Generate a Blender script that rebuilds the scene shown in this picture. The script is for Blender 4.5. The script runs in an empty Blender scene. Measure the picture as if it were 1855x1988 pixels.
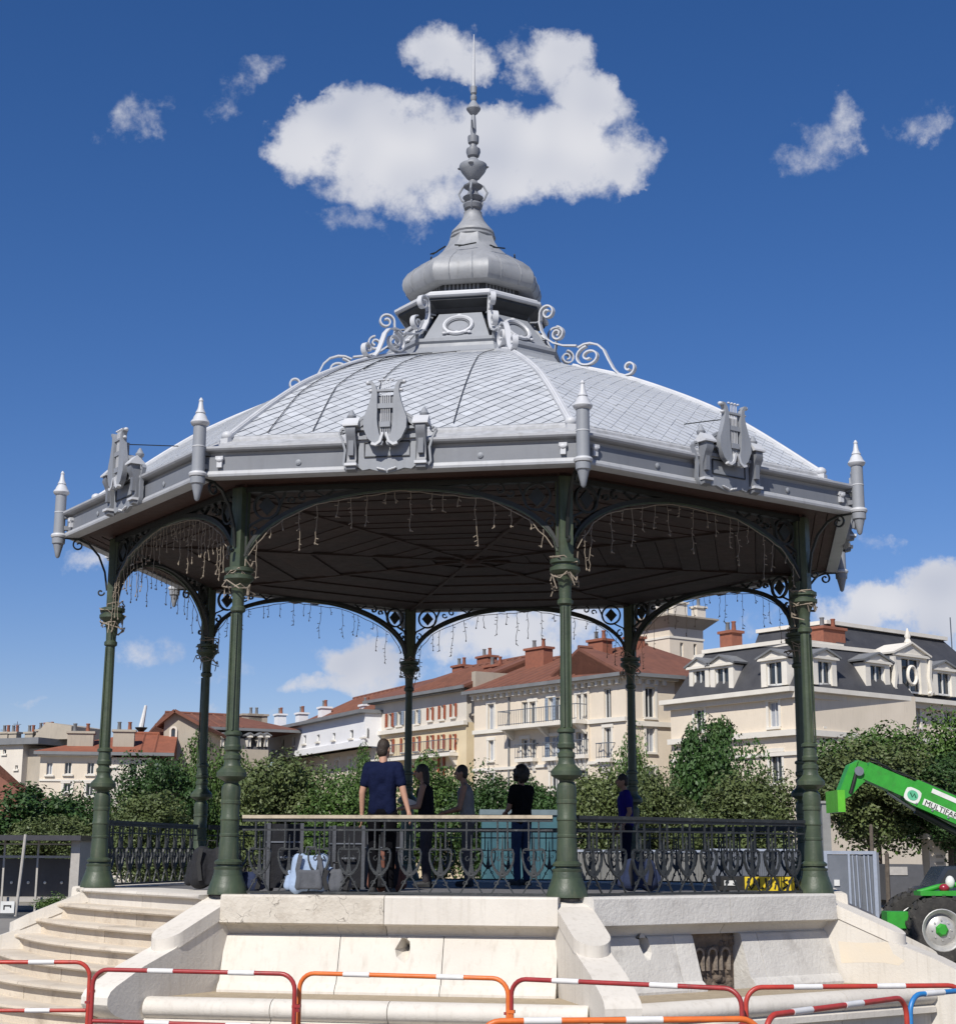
import bpy, bmesh, math, random
import numpy as np
from mathutils import Matrix, Vector, noise as mnoise
R = math.radians
random.seed(7)
sc = bpy.context.scene
# ------------------------------------------------------------------ camera
CAM = (0.0, -22.2776, 0.4732); YAW, PITCH, ROLL, FPX = .0044, .2139, .0047, 3040.74   # focal in px of a 1855x1988 frame
cd = bpy.data.cameras.new('camera'); cam = bpy.data.objects.new('camera', cd); sc.collection.objects.link(cam)
cd.sensor_fit = 'VERTICAL'; cd.sensor_height = 36; cd.lens = FPX / 1988 * 36; cd.clip_start = .1; cd.clip_end = 3000
cam.matrix_world = Matrix.Translation(CAM) @ Matrix.Rotation(-YAW, 4, 'Z') @ Matrix.Rotation(math.pi/2 + PITCH, 4, 'X') @ Matrix.Rotation(ROLL, 4, 'Z')
sc.camera = cam
sc.view_settings.view_transform = 'Standard'; sc.view_settings.look = 'None'; sc.view_settings.gamma = 1
sc.view_settings.exposure = 0.0
sc.cycles.max_bounces = 6; sc.cycles.diffuse_bounces = 3; sc.cycles.glossy_bounces = 2; sc.cycles.transmission_bounces = 2; sc.cycles.transparent_max_bounces = 2; sc.cycles.caustics_reflective = False; sc.cycles.caustics_refractive = False
SUN_AZ, SUN_EL = R(-112), R(43)
SKY, SKYSAT, CLD = .080, 1.28, 10.0
# ------------------------------------------------------------------ sun
sl = bpy.data.lights.new('sun', 'SUN'); sl.energy = 5.0; sl.angle = R(.5); sl.color = (1, .955, .88)
so = bpy.data.objects.new('sun', sl); sc.collection.objects.link(so)
sd = Vector((math.cos(SUN_AZ)*math.cos(SUN_EL), math.sin(SUN_AZ)*math.cos(SUN_EL), math.sin(SUN_EL)))
so.rotation_euler = sd.to_track_quat('Z', 'Y').to_euler(); so.location = (-20, -40, 50)
# ------------------------------------------------------------------ pixel <-> world (1855x1988 reading of the photograph)
def ray(px, py):
    u, v = px-927.5, py-994.
    c, s = math.cos(-ROLL), math.sin(-ROLL)
    u, v = u*c-v*s, u*s+v*c
    y = FPX*math.cos(PITCH)+v*math.sin(PITCH); z = FPX*math.sin(PITCH)-v*math.cos(PITCH)
    c, s = math.cos(YAW), math.sin(YAW)
    return Vector((u*c+y*s, -u*s+y*c, z)).normalized()
C0 = Vector(CAM)
def on_z(p, z): d = ray(*p); return C0+d*((z-C0.z)/d.z)
def at(p, Y): d = ray(*p); return C0+d*((Y-C0.y)/d.y)
def cF(x, y): return ((600+x*.5391)/1.2054, (1400+y*.5391)/1.2054)
def cG(x, y): return ((1480+x*.4075)/1.2054, (1400+y*.4075)/1.2054)
def cL(x, y): return ((x*.3774)/1.2054, (1640+y*.3774)/1.2054)
# ------------------------------------------------------------------ sky
w = bpy.data.worlds.new('World'); sc.world = w; w.use_nodes = True
nt = w.node_tree; nt.nodes.clear()
def N(t, ty, **kw):
    n = t.nodes.new(ty)
    for k, v in kw.items(): setattr(n, k, v)
    return n
def M(t, op, a, b=None, c=None, clamp=False):
    n = t.nodes.new('ShaderNodeMath'); n.operation = op; n.use_clamp = clamp
    for i, x in enumerate((a, b, c)):
        if x is None: continue
        if isinstance(x, (int, float)): n.inputs[i].default_value = x
        else: t.links.new(x, n.inputs[i])
    return n.outputs[0]
# each cloud: pixel centre, half sizes, density
CLOUDS = [(610,270,95,85,1),(700,250,110,80,1.1),(790,300,190,105,1.15),(930,300,200,105,1.15),(1070,290,170,100,1.15),(1190,310,80,60,.85),(1245,300,40,35,.6),(740,360,130,60,.8),(860,385,120,55,.8),(680,430,80,32,.62),(820,430,60,30,.5),
 (880,105,95,70,.9),(850,80,60,40,.7),(1075,120,95,75,.95),(1130,190,80,70,1),(1190,215,35,55,.6),(1010,90,50,45,.6),
 (500,120,60,38,.6),(455,165,60,45,.62),(425,200,45,40,.58),(270,225,60,52,.62),(235,262,50,28,.5),(330,190,35,20,.35),
 (1600,265,70,70,.62),(1560,315,85,45,.6),(1640,205,35,45,.5),(1520,340,50,25,.4),(1785,235,70,45,.62),(1825,195,40,40,.56),(1845,185,25,25,.5),
 (690,1290,75,55,1),(640,1335,95,26,.8),(740,1310,80,55,.95),(900,1240,150,55,.9),(1010,1225,140,65,.95),(960,1300,220,34,.6),(1130,1260,100,48,.7),
 (1740,1175,140,60,1.05),(1830,1150,110,70,1.05),(1650,1205,120,50,.9),(1500,1215,110,46,.6),(1780,1240,130,40,.7),(1700,1045,55,26,.55),(270,1260,70,36,.58),(160,1095,55,26,.5),(430,1300,75,26,.55),(430,1375,36,16,.7),(480,1395,60,16,.55),(60,1352,36,12,.45)]
tc = N(nt, 'ShaderNodeTexCoord'); DIR = tc.outputs['Generated']
sep = N(nt, 'ShaderNodeSeparateXYZ'); nt.links.new(DIR, sep.inputs[0])
yy = M(nt, 'MAXIMUM', sep.outputs[1], .02)
uv = N(nt, 'ShaderNodeCombineXYZ'); nt.links.new(M(nt, 'DIVIDE', sep.outputs[0], yy), uv.inputs[0]); nt.links.new(M(nt, 'DIVIDE', sep.outputs[2], yy), uv.inputs[1])
def wnoise(vec, scale, detail, rough, dist=0):
    n = N(nt, 'ShaderNodeTexNoise'); n.inputs['Scale'].default_value = scale; n.inputs['Detail'].default_value = detail
    n.inputs['Roughness'].default_value = rough; n.inputs['Distortion'].default_value = dist
    nt.links.new(vec, n.inputs['Vector']); return n.outputs[0]
fb = wnoise(DIR, 19, 8, .66); fb2 = wnoise(DIR, 6, 2, .5)
VC = ray(927, 850); dt = N(nt, 'ShaderNodeVectorMath', operation='DOT_PRODUCT'); nt.links.new(DIR, dt.inputs[0]); dt.inputs[1].default_value = VC
FRONT = M(nt, 'GREATER_THAN', dt.outputs['Value'], .885)
wn = N(nt, 'ShaderNodeTexNoise'); wn.inputs['Scale'].default_value = 26; wn.inputs['Detail'].default_value = 5; wn.inputs['Roughness'].default_value = .62; nt.links.new(DIR, wn.inputs['Vector'])
wp = N(nt, 'ShaderNodeVectorMath', operation='MULTIPLY_ADD'); nt.links.new(wn.outputs['Color'], wp.inputs[0]); wp.inputs[1].default_value = (.064, .052, 0)
wq = N(nt, 'ShaderNodeVectorMath', operation='ADD'); nt.links.new(uv.outputs[0], wq.inputs[0]); wq.inputs[1].default_value = (-.032, -.026, 0); nt.links.new(wq.outputs[0], wp.inputs[2]); uv = wp
tot = None
for px, py, rx, ry, st_ in CLOUDS:
    st_ = st_*1.5 if st_ >= .8 else st_*1.12; d = ray(px, py); a, b = FPX/(rx*1.22), FPX/(ry*1.28)
    v1 = N(nt, 'ShaderNodeVectorMath', operation='MULTIPLY_ADD'); nt.links.new(uv.outputs[0], v1.inputs[0]); v1.inputs[1].default_value = (a, b, 0); v1.inputs[2].default_value = (-a*d.x/d.y, -b*d.z/d.y, 0)
    v2 = N(nt, 'ShaderNodeVectorMath', operation='DOT_PRODUCT'); nt.links.new(v1.outputs[0], v2.inputs[0]); nt.links.new(v1.outputs[0], v2.inputs[1])
    e = M(nt, 'MULTIPLY_ADD', v2.outputs['Value'], -st_, st_)
    tot = e if tot is None else M(nt, 'SMOOTH_MAX', tot, e, .2)
tot = M(nt, 'MAXIMUM', tot, 0.0)
# the same fair-weather cumulus goes on over the rest of the sky
off = M(nt, 'MULTIPLY', M(nt, 'SUBTRACT', .87, dt.outputs['Value']), 8.0, clamp=True)
gen = M(nt, 'MULTIPLY', M(nt, 'MULTIPLY', M(nt, 'SUBTRACT', fb2, .57), 5.0, clamp=True), M(nt, 'MULTIPLY', off, M(nt, 'MULTIPLY', sep.outputs[2], 6.0, clamp=True)))
def dens(t_): return M(nt, 'MULTIPLY', M(nt, 'MULTIPLY_ADD', M(nt, 'SUBTRACT', fb, .5), 3.2, M(nt, 'SUBTRACT', t_, .24)), M(nt, 'MULTIPLY', t_, 5.0, clamp=True))
sky = N(nt, 'ShaderNodeTexSky', sky_type='NISHITA'); sky.sun_disc = False; sky.sun_elevation = SUN_EL; sky.sun_rotation = math.atan2(sd.x, sd.y)
sky.altitude = 130; sky.air_density = 1.0; sky.dust_density = .1; sky.ozone_density = 3.0
# billows: lit towards the sun, greyer on the side away from it
dv = N(nt, 'ShaderNodeVectorMath', operation='ADD'); dv.inputs[1].default_value = (-.008, 0, .016); nt.links.new(DIR, dv.inputs[0])
sa, sb = wnoise(DIR, 11, 2, .5), wnoise(dv.outputs[0], 11, 2, .5)
sh = N(nt, 'ShaderNodeMapRange'); sh.inputs[1].default_value = .2; sh.inputs[2].default_value = -.16; nt.links.new(M(nt, 'SUBTRACT', sb, sa), sh.inputs[0])
cc = N(nt, 'ShaderNodeMix', data_type='RGBA'); cc.inputs[6].default_value = (CLD*.64, CLD*.68, CLD*.80, 1); cc.inputs[7].default_value = (CLD, CLD, CLD*1.04, 1)
nt.links.new(sh.outputs[0], cc.inputs[0])
hs = N(nt, 'ShaderNodeHueSaturation'); hs.inputs['Saturation'].default_value = SKYSAT; nt.links.new(sky.outputs[0], hs.inputs['Color'])
tn = N(nt, 'ShaderNodeMix', data_type='RGBA', blend_type='MULTIPLY'); tn.inputs[0].default_value = 1; tn.inputs[7].default_value = (1.04, .93, 1.14, 1); nt.links.new(hs.outputs[0], tn.inputs[6])
def skybg(t_):
    mr = N(nt, 'ShaderNodeMapRange', interpolation_type='SMOOTHSTEP'); mr.inputs[1].default_value = -.02; mr.inputs[2].default_value = 1.0; mr.inputs[4].default_value = .97; nt.links.new(dens(t_), mr.inputs[0])
    mx = N(nt, 'ShaderNodeMix', data_type='RGBA'); nt.links.new(mr.outputs[0], mx.inputs[0]); nt.links.new(tn.outputs[2], mx.inputs[6]); nt.links.new(cc.outputs[2], mx.inputs[7])
    bg = N(nt, 'ShaderNodeBackground'); bg.inputs[1].default_value = SKY; nt.links.new(mx.outputs[2], bg.inputs[0]); return bg.outputs[0]
ms = N(nt, 'ShaderNodeMixShader'); nt.links.new(FRONT, ms.inputs[0]); nt.links.new(skybg(gen), ms.inputs[1]); nt.links.new(skybg(tot), ms.inputs[2])
wo = N(nt, 'ShaderNodeOutputWorld'); nt.links.new(ms.outputs[0], wo.inputs[0])
# ------------------------------------------------------------------ mesh helpers
COL = sc.collection; GZ = -1.52
class MB:
    def __init__(s): s.v = []; s.f = []
    def add(s, vs, fs):
        o = len(s.v); s.v += [tuple(p) for p in vs]; s.f += [tuple(i+o for i in f) for f in fs]; return s
    def box(s, x0, x1, y0, y1, z0, z1):
        return s.add([(x, y, z) for z in (z0, z1) for y in (y0, y1) for x in (x0, x1)], [(0,2,3,1),(4,5,7,6),(0,1,5,4),(2,6,7,3),(0,4,6,2),(1,3,7,5)])
    def hexa(s, b, t):       # bottom quad, top quad (both ccw from above)
        return s.add(list(b)+list(t), [(3,2,1,0),(4,5,6,7)]+[(i,(i+1)%4,4+(i+1)%4,4+i) for i in range(4)])
    def prism(s, pts, d0, d1, plane='xz'):
        n = len(pts)
        f = {'xz': lambda p, d: (p[0], d, p[1]), 'yz': lambda p, d: (d, p[0], p[1]), 'xy': lambda p, d: (p[0], p[1], d)}[plane]
        return s.add([f(p, d0) for p in pts]+[f(p, d1) for p in pts], [tuple(range(n)), tuple(range(2*n-1, n-1, -1))]+[(i, i+n, (i+1)%n+n, (i+1)%n) for i in range(n)])
    def tube(s, pts, r, n=6, cap=True):
        pts = [Vector(p) for p in pts]; m = len(pts)
        rr = r if isinstance(r, (list, tuple)) else [r]*m
        up = None; vs = []
        for i, p in enumerate(pts):
            t = (pts[min(i+1, m-1)]-pts[max(i-1, 0)])
            t = t.normalized() if t.length > 1e-9 else Vector((0, 0, 1))
            if up is None: up = Vector((0, 0, 1)) if abs(t.z) < .9 else Vector((1, 0, 0))
            a = t.cross(up)
            if a.length < 1e-4: a = t.orthogonal()
            a.normalize(); b = a.cross(t); up = b
            vs += [p+(a*math.cos(2*math.pi*k/n)+b*math.sin(2*math.pi*k/n))*rr[i] for k in range(n)]
        fs = [(i*n+k, i*n+(k+1)%n, (i+1)*n+(k+1)%n, (i+1)*n+k) for i in range(m-1) for k in range(n)]
        if cap: fs += [tuple(range(n-1, -1, -1)), tuple(range((m-1)*n, m*n))]
        return s.add(vs, fs)
    def strip(s, pts, w, th, plane='xz', off=0):     # flat bar bent in a plane; w across the plane, th in it
        pts = [Vector(p) for p in pts]; m = len(pts); vs = []
        ths = th if isinstance(th, (list, tuple)) else [th]*m
        for i, p in enumerate(pts):
            t = (pts[min(i+1, m-1)]-pts[max(i-1, 0)]).normalized(); nn = Vector((-t.y, t.x))
            for sg, dd in ((-1, -1), (1, -1), (1, 1), (-1, 1)):
                q = p+nn*sg*ths[i]/2; dpt = off+dd*w/2
                vs.append((q.x, dpt, q.y) if plane == 'xz' else (dpt, q.x, q.y))
        fs = [(i*4+k, i*4+(k+1)%4, i*4+4+(k+1)%4, i*4+4+k) for i in range(m-1) for k in range(4)]
        fs += [(3, 2, 1, 0), tuple(range(m*4-4, m*4))]
        return s.add(vs, fs)
    def lathe(s, prof, n=16, c=(0, 0), a0=0, cap=True):
        m = len(prof)
        vs = [(c[0]+r*math.cos(a0+2*math.pi*k/n), c[1]+r*math.sin(a0+2*math.pi*k/n), z) for r, z in prof for k in range(n)]
        fs = [(i*n+k, i*n+(k+1)%n, (i+1)*n+(k+1)%n, (i+1)*n+k) for i in range(m-1) for k in range(n)]
        if cap: fs += [tuple(range(n-1, -1, -1)), tuple(range((m-1)*n, m*n))]
        return s.add(vs, fs)
    def ell(s, c, rx, ry, rz, nu=14, nv=9, rot=None):
        vs = [(0, 0, -1)]+[(math.cos(2*math.pi*k/nu)*math.sin(math.pi*j/nv), math.sin(2*math.pi*k/nu)*math.sin(math.pi*j/nv), -math.cos(math.pi*j/nv)) for j in range(1, nv) for k in range(nu)]+[(0, 0, 1)]
        vs = [Vector((x*rx, y*ry, z*rz)) for x, y, z in vs]
        if rot is not None: vs = [rot @ v for v in vs]
        vs = [v+Vector(c) for v in vs]; L = len(vs)-1
        fs = [(0, 1+(k+1)%nu, 1+k) for k in range(nu)]+[(L, L-nu+k, L-nu+(k+1)%nu) for k in range(nu)]
        fs += [(1+j*nu+k, 1+j*nu+(k+1)%nu, 1+(j+1)*nu+(k+1)%nu, 1+(j+1)*nu+k) for j in range(nv-2) for k in range(nu)]
        return s.add(vs, fs)
    def cap(s, p0, p1, r0, r1, n=12):      # tapered limb with round ends
        p0, p1 = Vector(p0), Vector(p1); d = (p1-p0).normalized()
        P, Q = [], []
        for k in (-.96, -.7, -.35, 0): P.append(p0+d*r0*k); Q.append(r0*math.sqrt(1-k*k))
        for k in (0, .35, .7, .96): P.append(p1+d*r1*k); Q.append(r1*math.sqrt(1-k*k))
        return s.tube(P, Q, n)
    def mesh(s, name='mesh', smooth=None):
        me = bpy.data.meshes.new(name); me.from_pydata(s.v, [], s.f); me.update()
        bm = bmesh.new(); bm.from_mesh(me); bmesh.ops.recalc_face_normals(bm, faces=bm.faces); bm.to_mesh(me); bm.free()
        if smooth is not None:
            me.polygons.foreach_set('use_smooth', [True]*len(me.polygons)); me.set_sharp_from_angle(angle=R(smooth))
        return me
    def build(s, name, mat, parent=None, smooth=None, **kw):
        me = s.mesh(name, smooth); me.materials.append(mat); return link(name, me, parent, **kw)
def builds(name, mat, parent, mbs, smooth=None, **kw):
    return [m_.build(name, mat, parent, smooth, **kw) for m_ in mbs]
def link(name, me, parent=None, loc=None, rotz=None, kind=None, label=None):
    o = bpy.data.objects.new(name, me); COL.objects.link(o); o.parent = parent
    if loc is not None: o.location = loc
    if rotz is not None: o.rotation_euler = (0, 0, rotz)
    if kind: o['kind'] = kind
    if label: o['label'] = label
    return o
def thing(name, label, cat, loc=(0, 0, 0), rotz=0, group=None):
    o = link(name, None, None, loc, rotz); tag(o, label, cat, group); o.empty_display_size = .3; return o
def tag(o, label, cat, group=None):
    o['label'] = label; o['category'] = cat
    if group: o['group'] = group
    return o
def copy_tree(o, parent=None, loc=None, rotz=None):
    c = o.copy(); COL.objects.link(c); c.parent = parent
    if loc is not None: c.location = loc
    if rotz is not None: c.rotation_euler = (0, 0, rotz)
    for ch in KIDS.get(o, o.children): copy_tree(ch, c)
    return c
KIDS = {}
def arc(cx, cz, r, a0, a1, n=12, r1=None, rz=None):
    r1 = r if r1 is None else r1; k = 1 if rz is None else rz
    return [(cx+(r+(r1-r)*i/n)*math.cos(R(a0+(a1-a0)*i/n)), cz+k*(r+(r1-r)*i/n)*math.sin(R(a0+(a1-a0)*i/n))) for i in range(n+1)]
# ------------------------------------------------------------------ materials
def pmat(name, c1, c2=None, scale=4, rough=.7, bump=0, bscale=40, metal=0, detail=4, stain=None, sscale=1.5, rnd=0, spec=.5, streak=0, crack=0):
    m = bpy.data.materials.new(name); m.use_nodes = True; t = m.node_tree; b = t.nodes['Principled BSDF']
    b.inputs['Roughness'].default_value = rough; b.inputs['Metallic'].default_value = metal; b.inputs['Specular IOR Level'].default_value = spec
    c2 = c2 or tuple(x*.8 for x in c1)
    co = N(t, 'ShaderNodeTexCoord'); src = co.outputs['Object']
    if rnd:
        oi = N(t, 'ShaderNodeObjectInfo'); va = N(t, 'ShaderNodeVectorMath', operation='ADD'); t.links.new(src, va.inputs[0]); 
        mm = M(t, 'MULTIPLY', oi.outputs['Random'], 37.); t.links.new(mm, va.inputs[1]); src = va.outputs[0]
    def nz(sc_, de, ro=.6, vec=None):
        n = N(t, 'ShaderNodeTexNoise'); n.inputs['Scale'].default_value = sc_; n.inputs['Detail'].default_value = de; n.inputs['Roughness'].default_value = ro
        t.links.new(vec or src, n.inputs['Vector']); return n.outputs[0]
    def ramp(x, lo, hi):
        r = N(t, 'ShaderNodeMapRange'); r.inputs[1].default_value = lo; r.inputs[2].default_value = hi; t.links.new(x, r.inputs[0]); return r.outputs[0]
    def mix(f, a, b_):
        n = N(t, 'ShaderNodeMix', data_type='RGBA')
        t.links.new(f, n.inputs[0])
        for i, x in ((6, a), (7, b_)):
            if isinstance(x, tuple): n.inputs[i].default_value = (*x[:3], 1)
            else: t.links.new(x, n.inputs[i])
        return n.outputs[2]
    col = mix(ramp(nz(scale, detail), .3, .7), c1, c2)
    if streak:
        mp = N(t, 'ShaderNodeMapping'); mp.inputs['Scale'].default_value = (7, 7, .55); t.links.new(src, mp.inputs[0])
        col = mix(M(t, 'MULTIPLY', ramp(nz(2.2, 4, .6, mp.outputs[0]), .52, .78), streak), col, stain or tuple(x*.55 for x in c1))
    elif stain: col = mix(M(t, 'MULTIPLY', ramp(nz(sscale, 4, .7), .55, .75), .75), col, stain)
    if crack:
        vo = N(t, 'ShaderNodeTexVoronoi', feature='DISTANCE_TO_EDGE'); vo.inputs['Scale'].default_value = 4.5
        wv = N(t, 'ShaderNodeVectorMath', operation='MULTIPLY_ADD'); nn = N(t, 'ShaderNodeTexNoise'); nn.inputs['Scale'].default_value = 5; t.links.new(src, nn.inputs['Vector']); t.links.new(nn.outputs['Color'], wv.inputs[0]); wv.inputs[1].default_value = (.35,)*3; t.links.new(src, wv.inputs[2]); t.links.new(wv.outputs[0], vo.inputs['Vector'])
        col = mix(M(t, 'MULTIPLY', M(t, 'MULTIPLY', ramp(vo.outputs[0], .018, .004), ramp(nz(3.1, 3), .48, .58)), crack, clamp=True), col, (.10,.085,.07))
    if rnd:
        hs = N(t, 'ShaderNodeHueSaturation'); t.links.new(col, hs.inputs['Color'])
        t.links.new(M(t, 'ADD', M(t, 'MULTIPLY', oi.outputs['Random'], rnd), 1-rnd/2), hs.inputs['Value']); col = hs.outputs[0]
    t.links.new(col, b.inputs['Base Color'])
    t.links.new(ramp(nz(scale*2.3, 2), 0, 1), b.inputs['Roughness'])
    rr = t.nodes[-1]; rr.inputs[3].default_value = max(0, rough-.12); rr.inputs[4].default_value = min(1, rough+.12)
    if bump:
        bp = N(t, 'ShaderNodeBump'); bp.inputs['Strength'].default_value = bump; bp.inputs['Distance'].default_value = .02
        t.links.new(nz(bscale, 3, .65), bp.inputs['Height']); t.links.new(bp.outputs[0], b.inputs['Normal'])
    return m
STONE = pmat('stone', (.645,.605,.54), (.57,.53,.47), 1.3, .85, .2, 30, stain=(.40,.36,.30), rnd=.12, streak=.5)
STONE2 = pmat('stone_old', (.59,.57,.53), (.49,.47,.44), 2.2, .9, .5, 22, stain=(.32,.30,.275), sscale=2.0, rnd=.12)
STONE3 = pmat('stone_cracked', (.62,.57,.49), (.50,.455,.385), 2.6, .9, .6, 20, stain=(.36,.31,.25), sscale=3.0, rnd=.1, crack=.9)
STEP = pmat('stone_step', (.62,.55,.45), (.53,.455,.36), 2.0, .85, .35, 28, stain=(.30,.245,.19), sscale=2.2, rnd=.14)
SAND = pmat('sand', (.44,.36,.25), (.36,.29,.20), 6, .95, .8, 60)
ROUGHW = pmat('rough_wall', (.21,.16,.12), (.09,.07,.055), 5, .95, 1.0, 14, stain=(.30,.24,.18))
FLOOR = pmat('floor_concrete', (.15,.145,.145), (.105,.10,.10), 3, .8, .2, 40)
ZINC = pmat('zinc_tile', (.53,.55,.575), (.45,.47,.495), 2.5, .5, .06, 20, metal=.1, rnd=.2, spec=.4, streak=.35, stain=(.33,.335,.34))
ZINC2 = pmat('zinc_sheet', (.33,.34,.355), (.26,.27,.285), 3, .58, .08, 12, metal=.1, streak=.45, stain=(.17,.17,.17))
ZDARK = pmat('roof_underlay', (.12,.125,.13), (.08,.082,.085), 4, .8)
APRON = pmat('apron_worn', (.46,.47,.49), (.31,.315,.32), 9, .6, .2, 30, stain=(.17,.165,.155), sscale=7)
PAINT = pmat('grey_paint', (.27,.285,.31), (.225,.24,.265), 2.2, .55, .06, 26, streak=.3, stain=(.15,.15,.16))
PAINT_D = pmat('grey_paint_fascia', (.185,.195,.215), (.16,.17,.19), 2.2, .5, .05, 20, streak=.25, stain=(.11,.11,.12))
PAINT_M = pmat('mid_grey_trim', (.40,.41,.43), (.33,.34,.36), 3, .5, .05, 26, streak=.35, stain=(.2,.2,.2))
PAINT_L = pmat('pale_grey_paint', (.55,.56,.58), (.47,.48,.50), 3, .5, .05, 26)
DRUM = pmat('dark_drum_cove_shade', (.035,.038,.043), (.02,.022,.025), 5, .55)
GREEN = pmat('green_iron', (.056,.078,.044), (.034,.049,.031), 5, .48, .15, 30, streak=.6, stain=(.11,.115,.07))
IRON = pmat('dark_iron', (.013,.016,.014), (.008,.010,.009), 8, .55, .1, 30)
RAILM = pmat('railing_iron', (.028,.032,.034), (.018,.02,.022), 14, .5, .25, 60, stain=(.10,.105,.10), sscale=9)
RAILW = pmat('handrail_wood', (.50,.43,.32), (.36,.30,.22), 9, .75, .3, 40, stain=(.15,.125,.095), sscale=5)
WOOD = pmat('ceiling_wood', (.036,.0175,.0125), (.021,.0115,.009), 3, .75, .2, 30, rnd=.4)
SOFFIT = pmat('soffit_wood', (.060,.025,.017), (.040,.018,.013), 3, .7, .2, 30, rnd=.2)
CABLE = pmat('string_cable', (.30,.25,.19), (.20,.165,.13), 12, .8)
BLACK = pmat('black_rubber', (.016,.016,.017), (.01,.01,.011), 8, .7)
GROUND = pmat('ground_gravel', (.27,.25,.22), (.21,.195,.17), .35, .95, .4, 12, stain=(.17,.16,.14), sscale=.2)
ASPH = pmat('asphalt', (.085,.088,.09), (.06,.062,.064), 2, .9, .4, 60)
PAVE = pmat('pale_paving', (.38,.36,.33), (.31,.29,.265), 1.2, .9, .2, 20)
def paint(name, c, rough=.35, **k): return pmat(name, c, tuple(x*.82 for x in c), 7, rough, .04, 30, **k)
# ------------------------------------------------------------------ setting
MB().box(-900, 900, -60, 1500, GZ-.5, GZ).build('ground', GROUND, kind='structure')
MB().box(-80, -6.5, 26, 33, GZ+.001, GZ+.004).build('road', ASPH, kind='structure')
MB().box(-80, 90, 62, 70, GZ+.001, GZ+.004).build('road', ASPH, kind='structure')
MB().box(7.2, 60, -1, 11.5, GZ+.001, GZ+.004).build('pavement', PAVE, kind='structure')
MB().box(-60, -7.2, 33.01, 33.35, GZ, GZ+.13).build('kerb', PAVE, kind='structure')
hl = MB(); rs_h = random.Random(4); hx = [-700+28*i for i in range(51)]; hz_ = [GZ+9+4*math.sin(i*.37)+2.5*math.sin(i*.93+1)+rs_h.uniform(-.6, .6) for i in range(51)]
for i in range(50): hl.hexa([(hx[i], 380, GZ-1), (hx[i+1], 380, GZ-1), (hx[i+1], 520, GZ-1), (hx[i], 520, GZ-1)], [(hx[i], 400, hz_[i]), (hx[i+1], 400, hz_[i+1]), (hx[i+1], 500, hz_[i+1]), (hx[i], 500, hz_[i])])
hl.build('hills', pmat('far_woods', (.05,.075,.03), (.03,.05,.02), .12, .95, .8, .4), kind='structure')
# ------------------------------------------------------------------ bandstand geometry
PHI = -2.1429; S8, C8 = math.sin(math.pi/8), math.cos(math.pi/8)
def ca(k): return PHI+k*math.pi/4+math.pi/2          # local y = -radius of column k
def fa(k): return PHI+(k+.5)*math.pi/4+math.pi/2     # local x along bay k, y = -distance from the axis
# ---- stone platform
pl = thing('stone_platform', 'pale stone platform with curved stairs, sloping buttresses and basins under the bandstand', 'platform', (0, 0, 0))
oct_ = lambda r: [(r*math.cos(PHI+k*math.pi/4), r*math.sin(PHI+k*math.pi/4)) for k in range(8)]
MB().prism(oct_(5.16), -.4, -.012, 'xy').build('floor_slab', FLOOR, pl)
MB().prism(oct_(5.0), -1.5, -.41, 'xy').build('core', ROUGHW, pl)
def bay_block(t0, t1, prof, name, m, gap=.004, smooth=35, jit=0):   # prof: (distance, z); straight-sided block along the bay, ends cut square
    b = MB(); n = len(prof); vs = []
    for t in (t0+gap, t1-gap):
        for d, z in prof: vs.append((t, -d+random.uniform(-jit, jit), z))
    fs = [tuple(range(n)), tuple(range(2*n-1, n-1, -1))]+[(i, i+n, (i+1)%n+n, (i+1)%n) for i in range(n)]
    return b.add(vs, fs)
CORN = [(4.4,-.0),(4.93,.012),(4.985,.006),(5.0,-.012),(5.015,-.285),(4.99,-.30),(4.90,-.31),(4.87,-.345),(4.83,-.40),(4.83,-.412),(4.4,-.412)]
WALL = [(4.5,-.414),(4.84,-.414),(4.86,-.43),(5.01,-.90),(5.05,-.925),(5.09,-.985),(5.09,-1.06),(4.5,-1.06)]
RIM = [(5.78,-1.06)]+[(5.93+.15*math.cos(R(a)), -1.10+.11*math.sin(R(a))) for a in range(170, -50, -20)]+[(6.0,-1.2),(6.06,-1.22),(6.06,-1.28),(5.98,-1.30),(5.98,GZ),(5.78,GZ)]
def chipped(t0, t1, prof, name, m, lab=None):
    o = bay_block(t0, t1, prof, name, m).build(name, m, pl, 30, label=lab); return o
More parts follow.
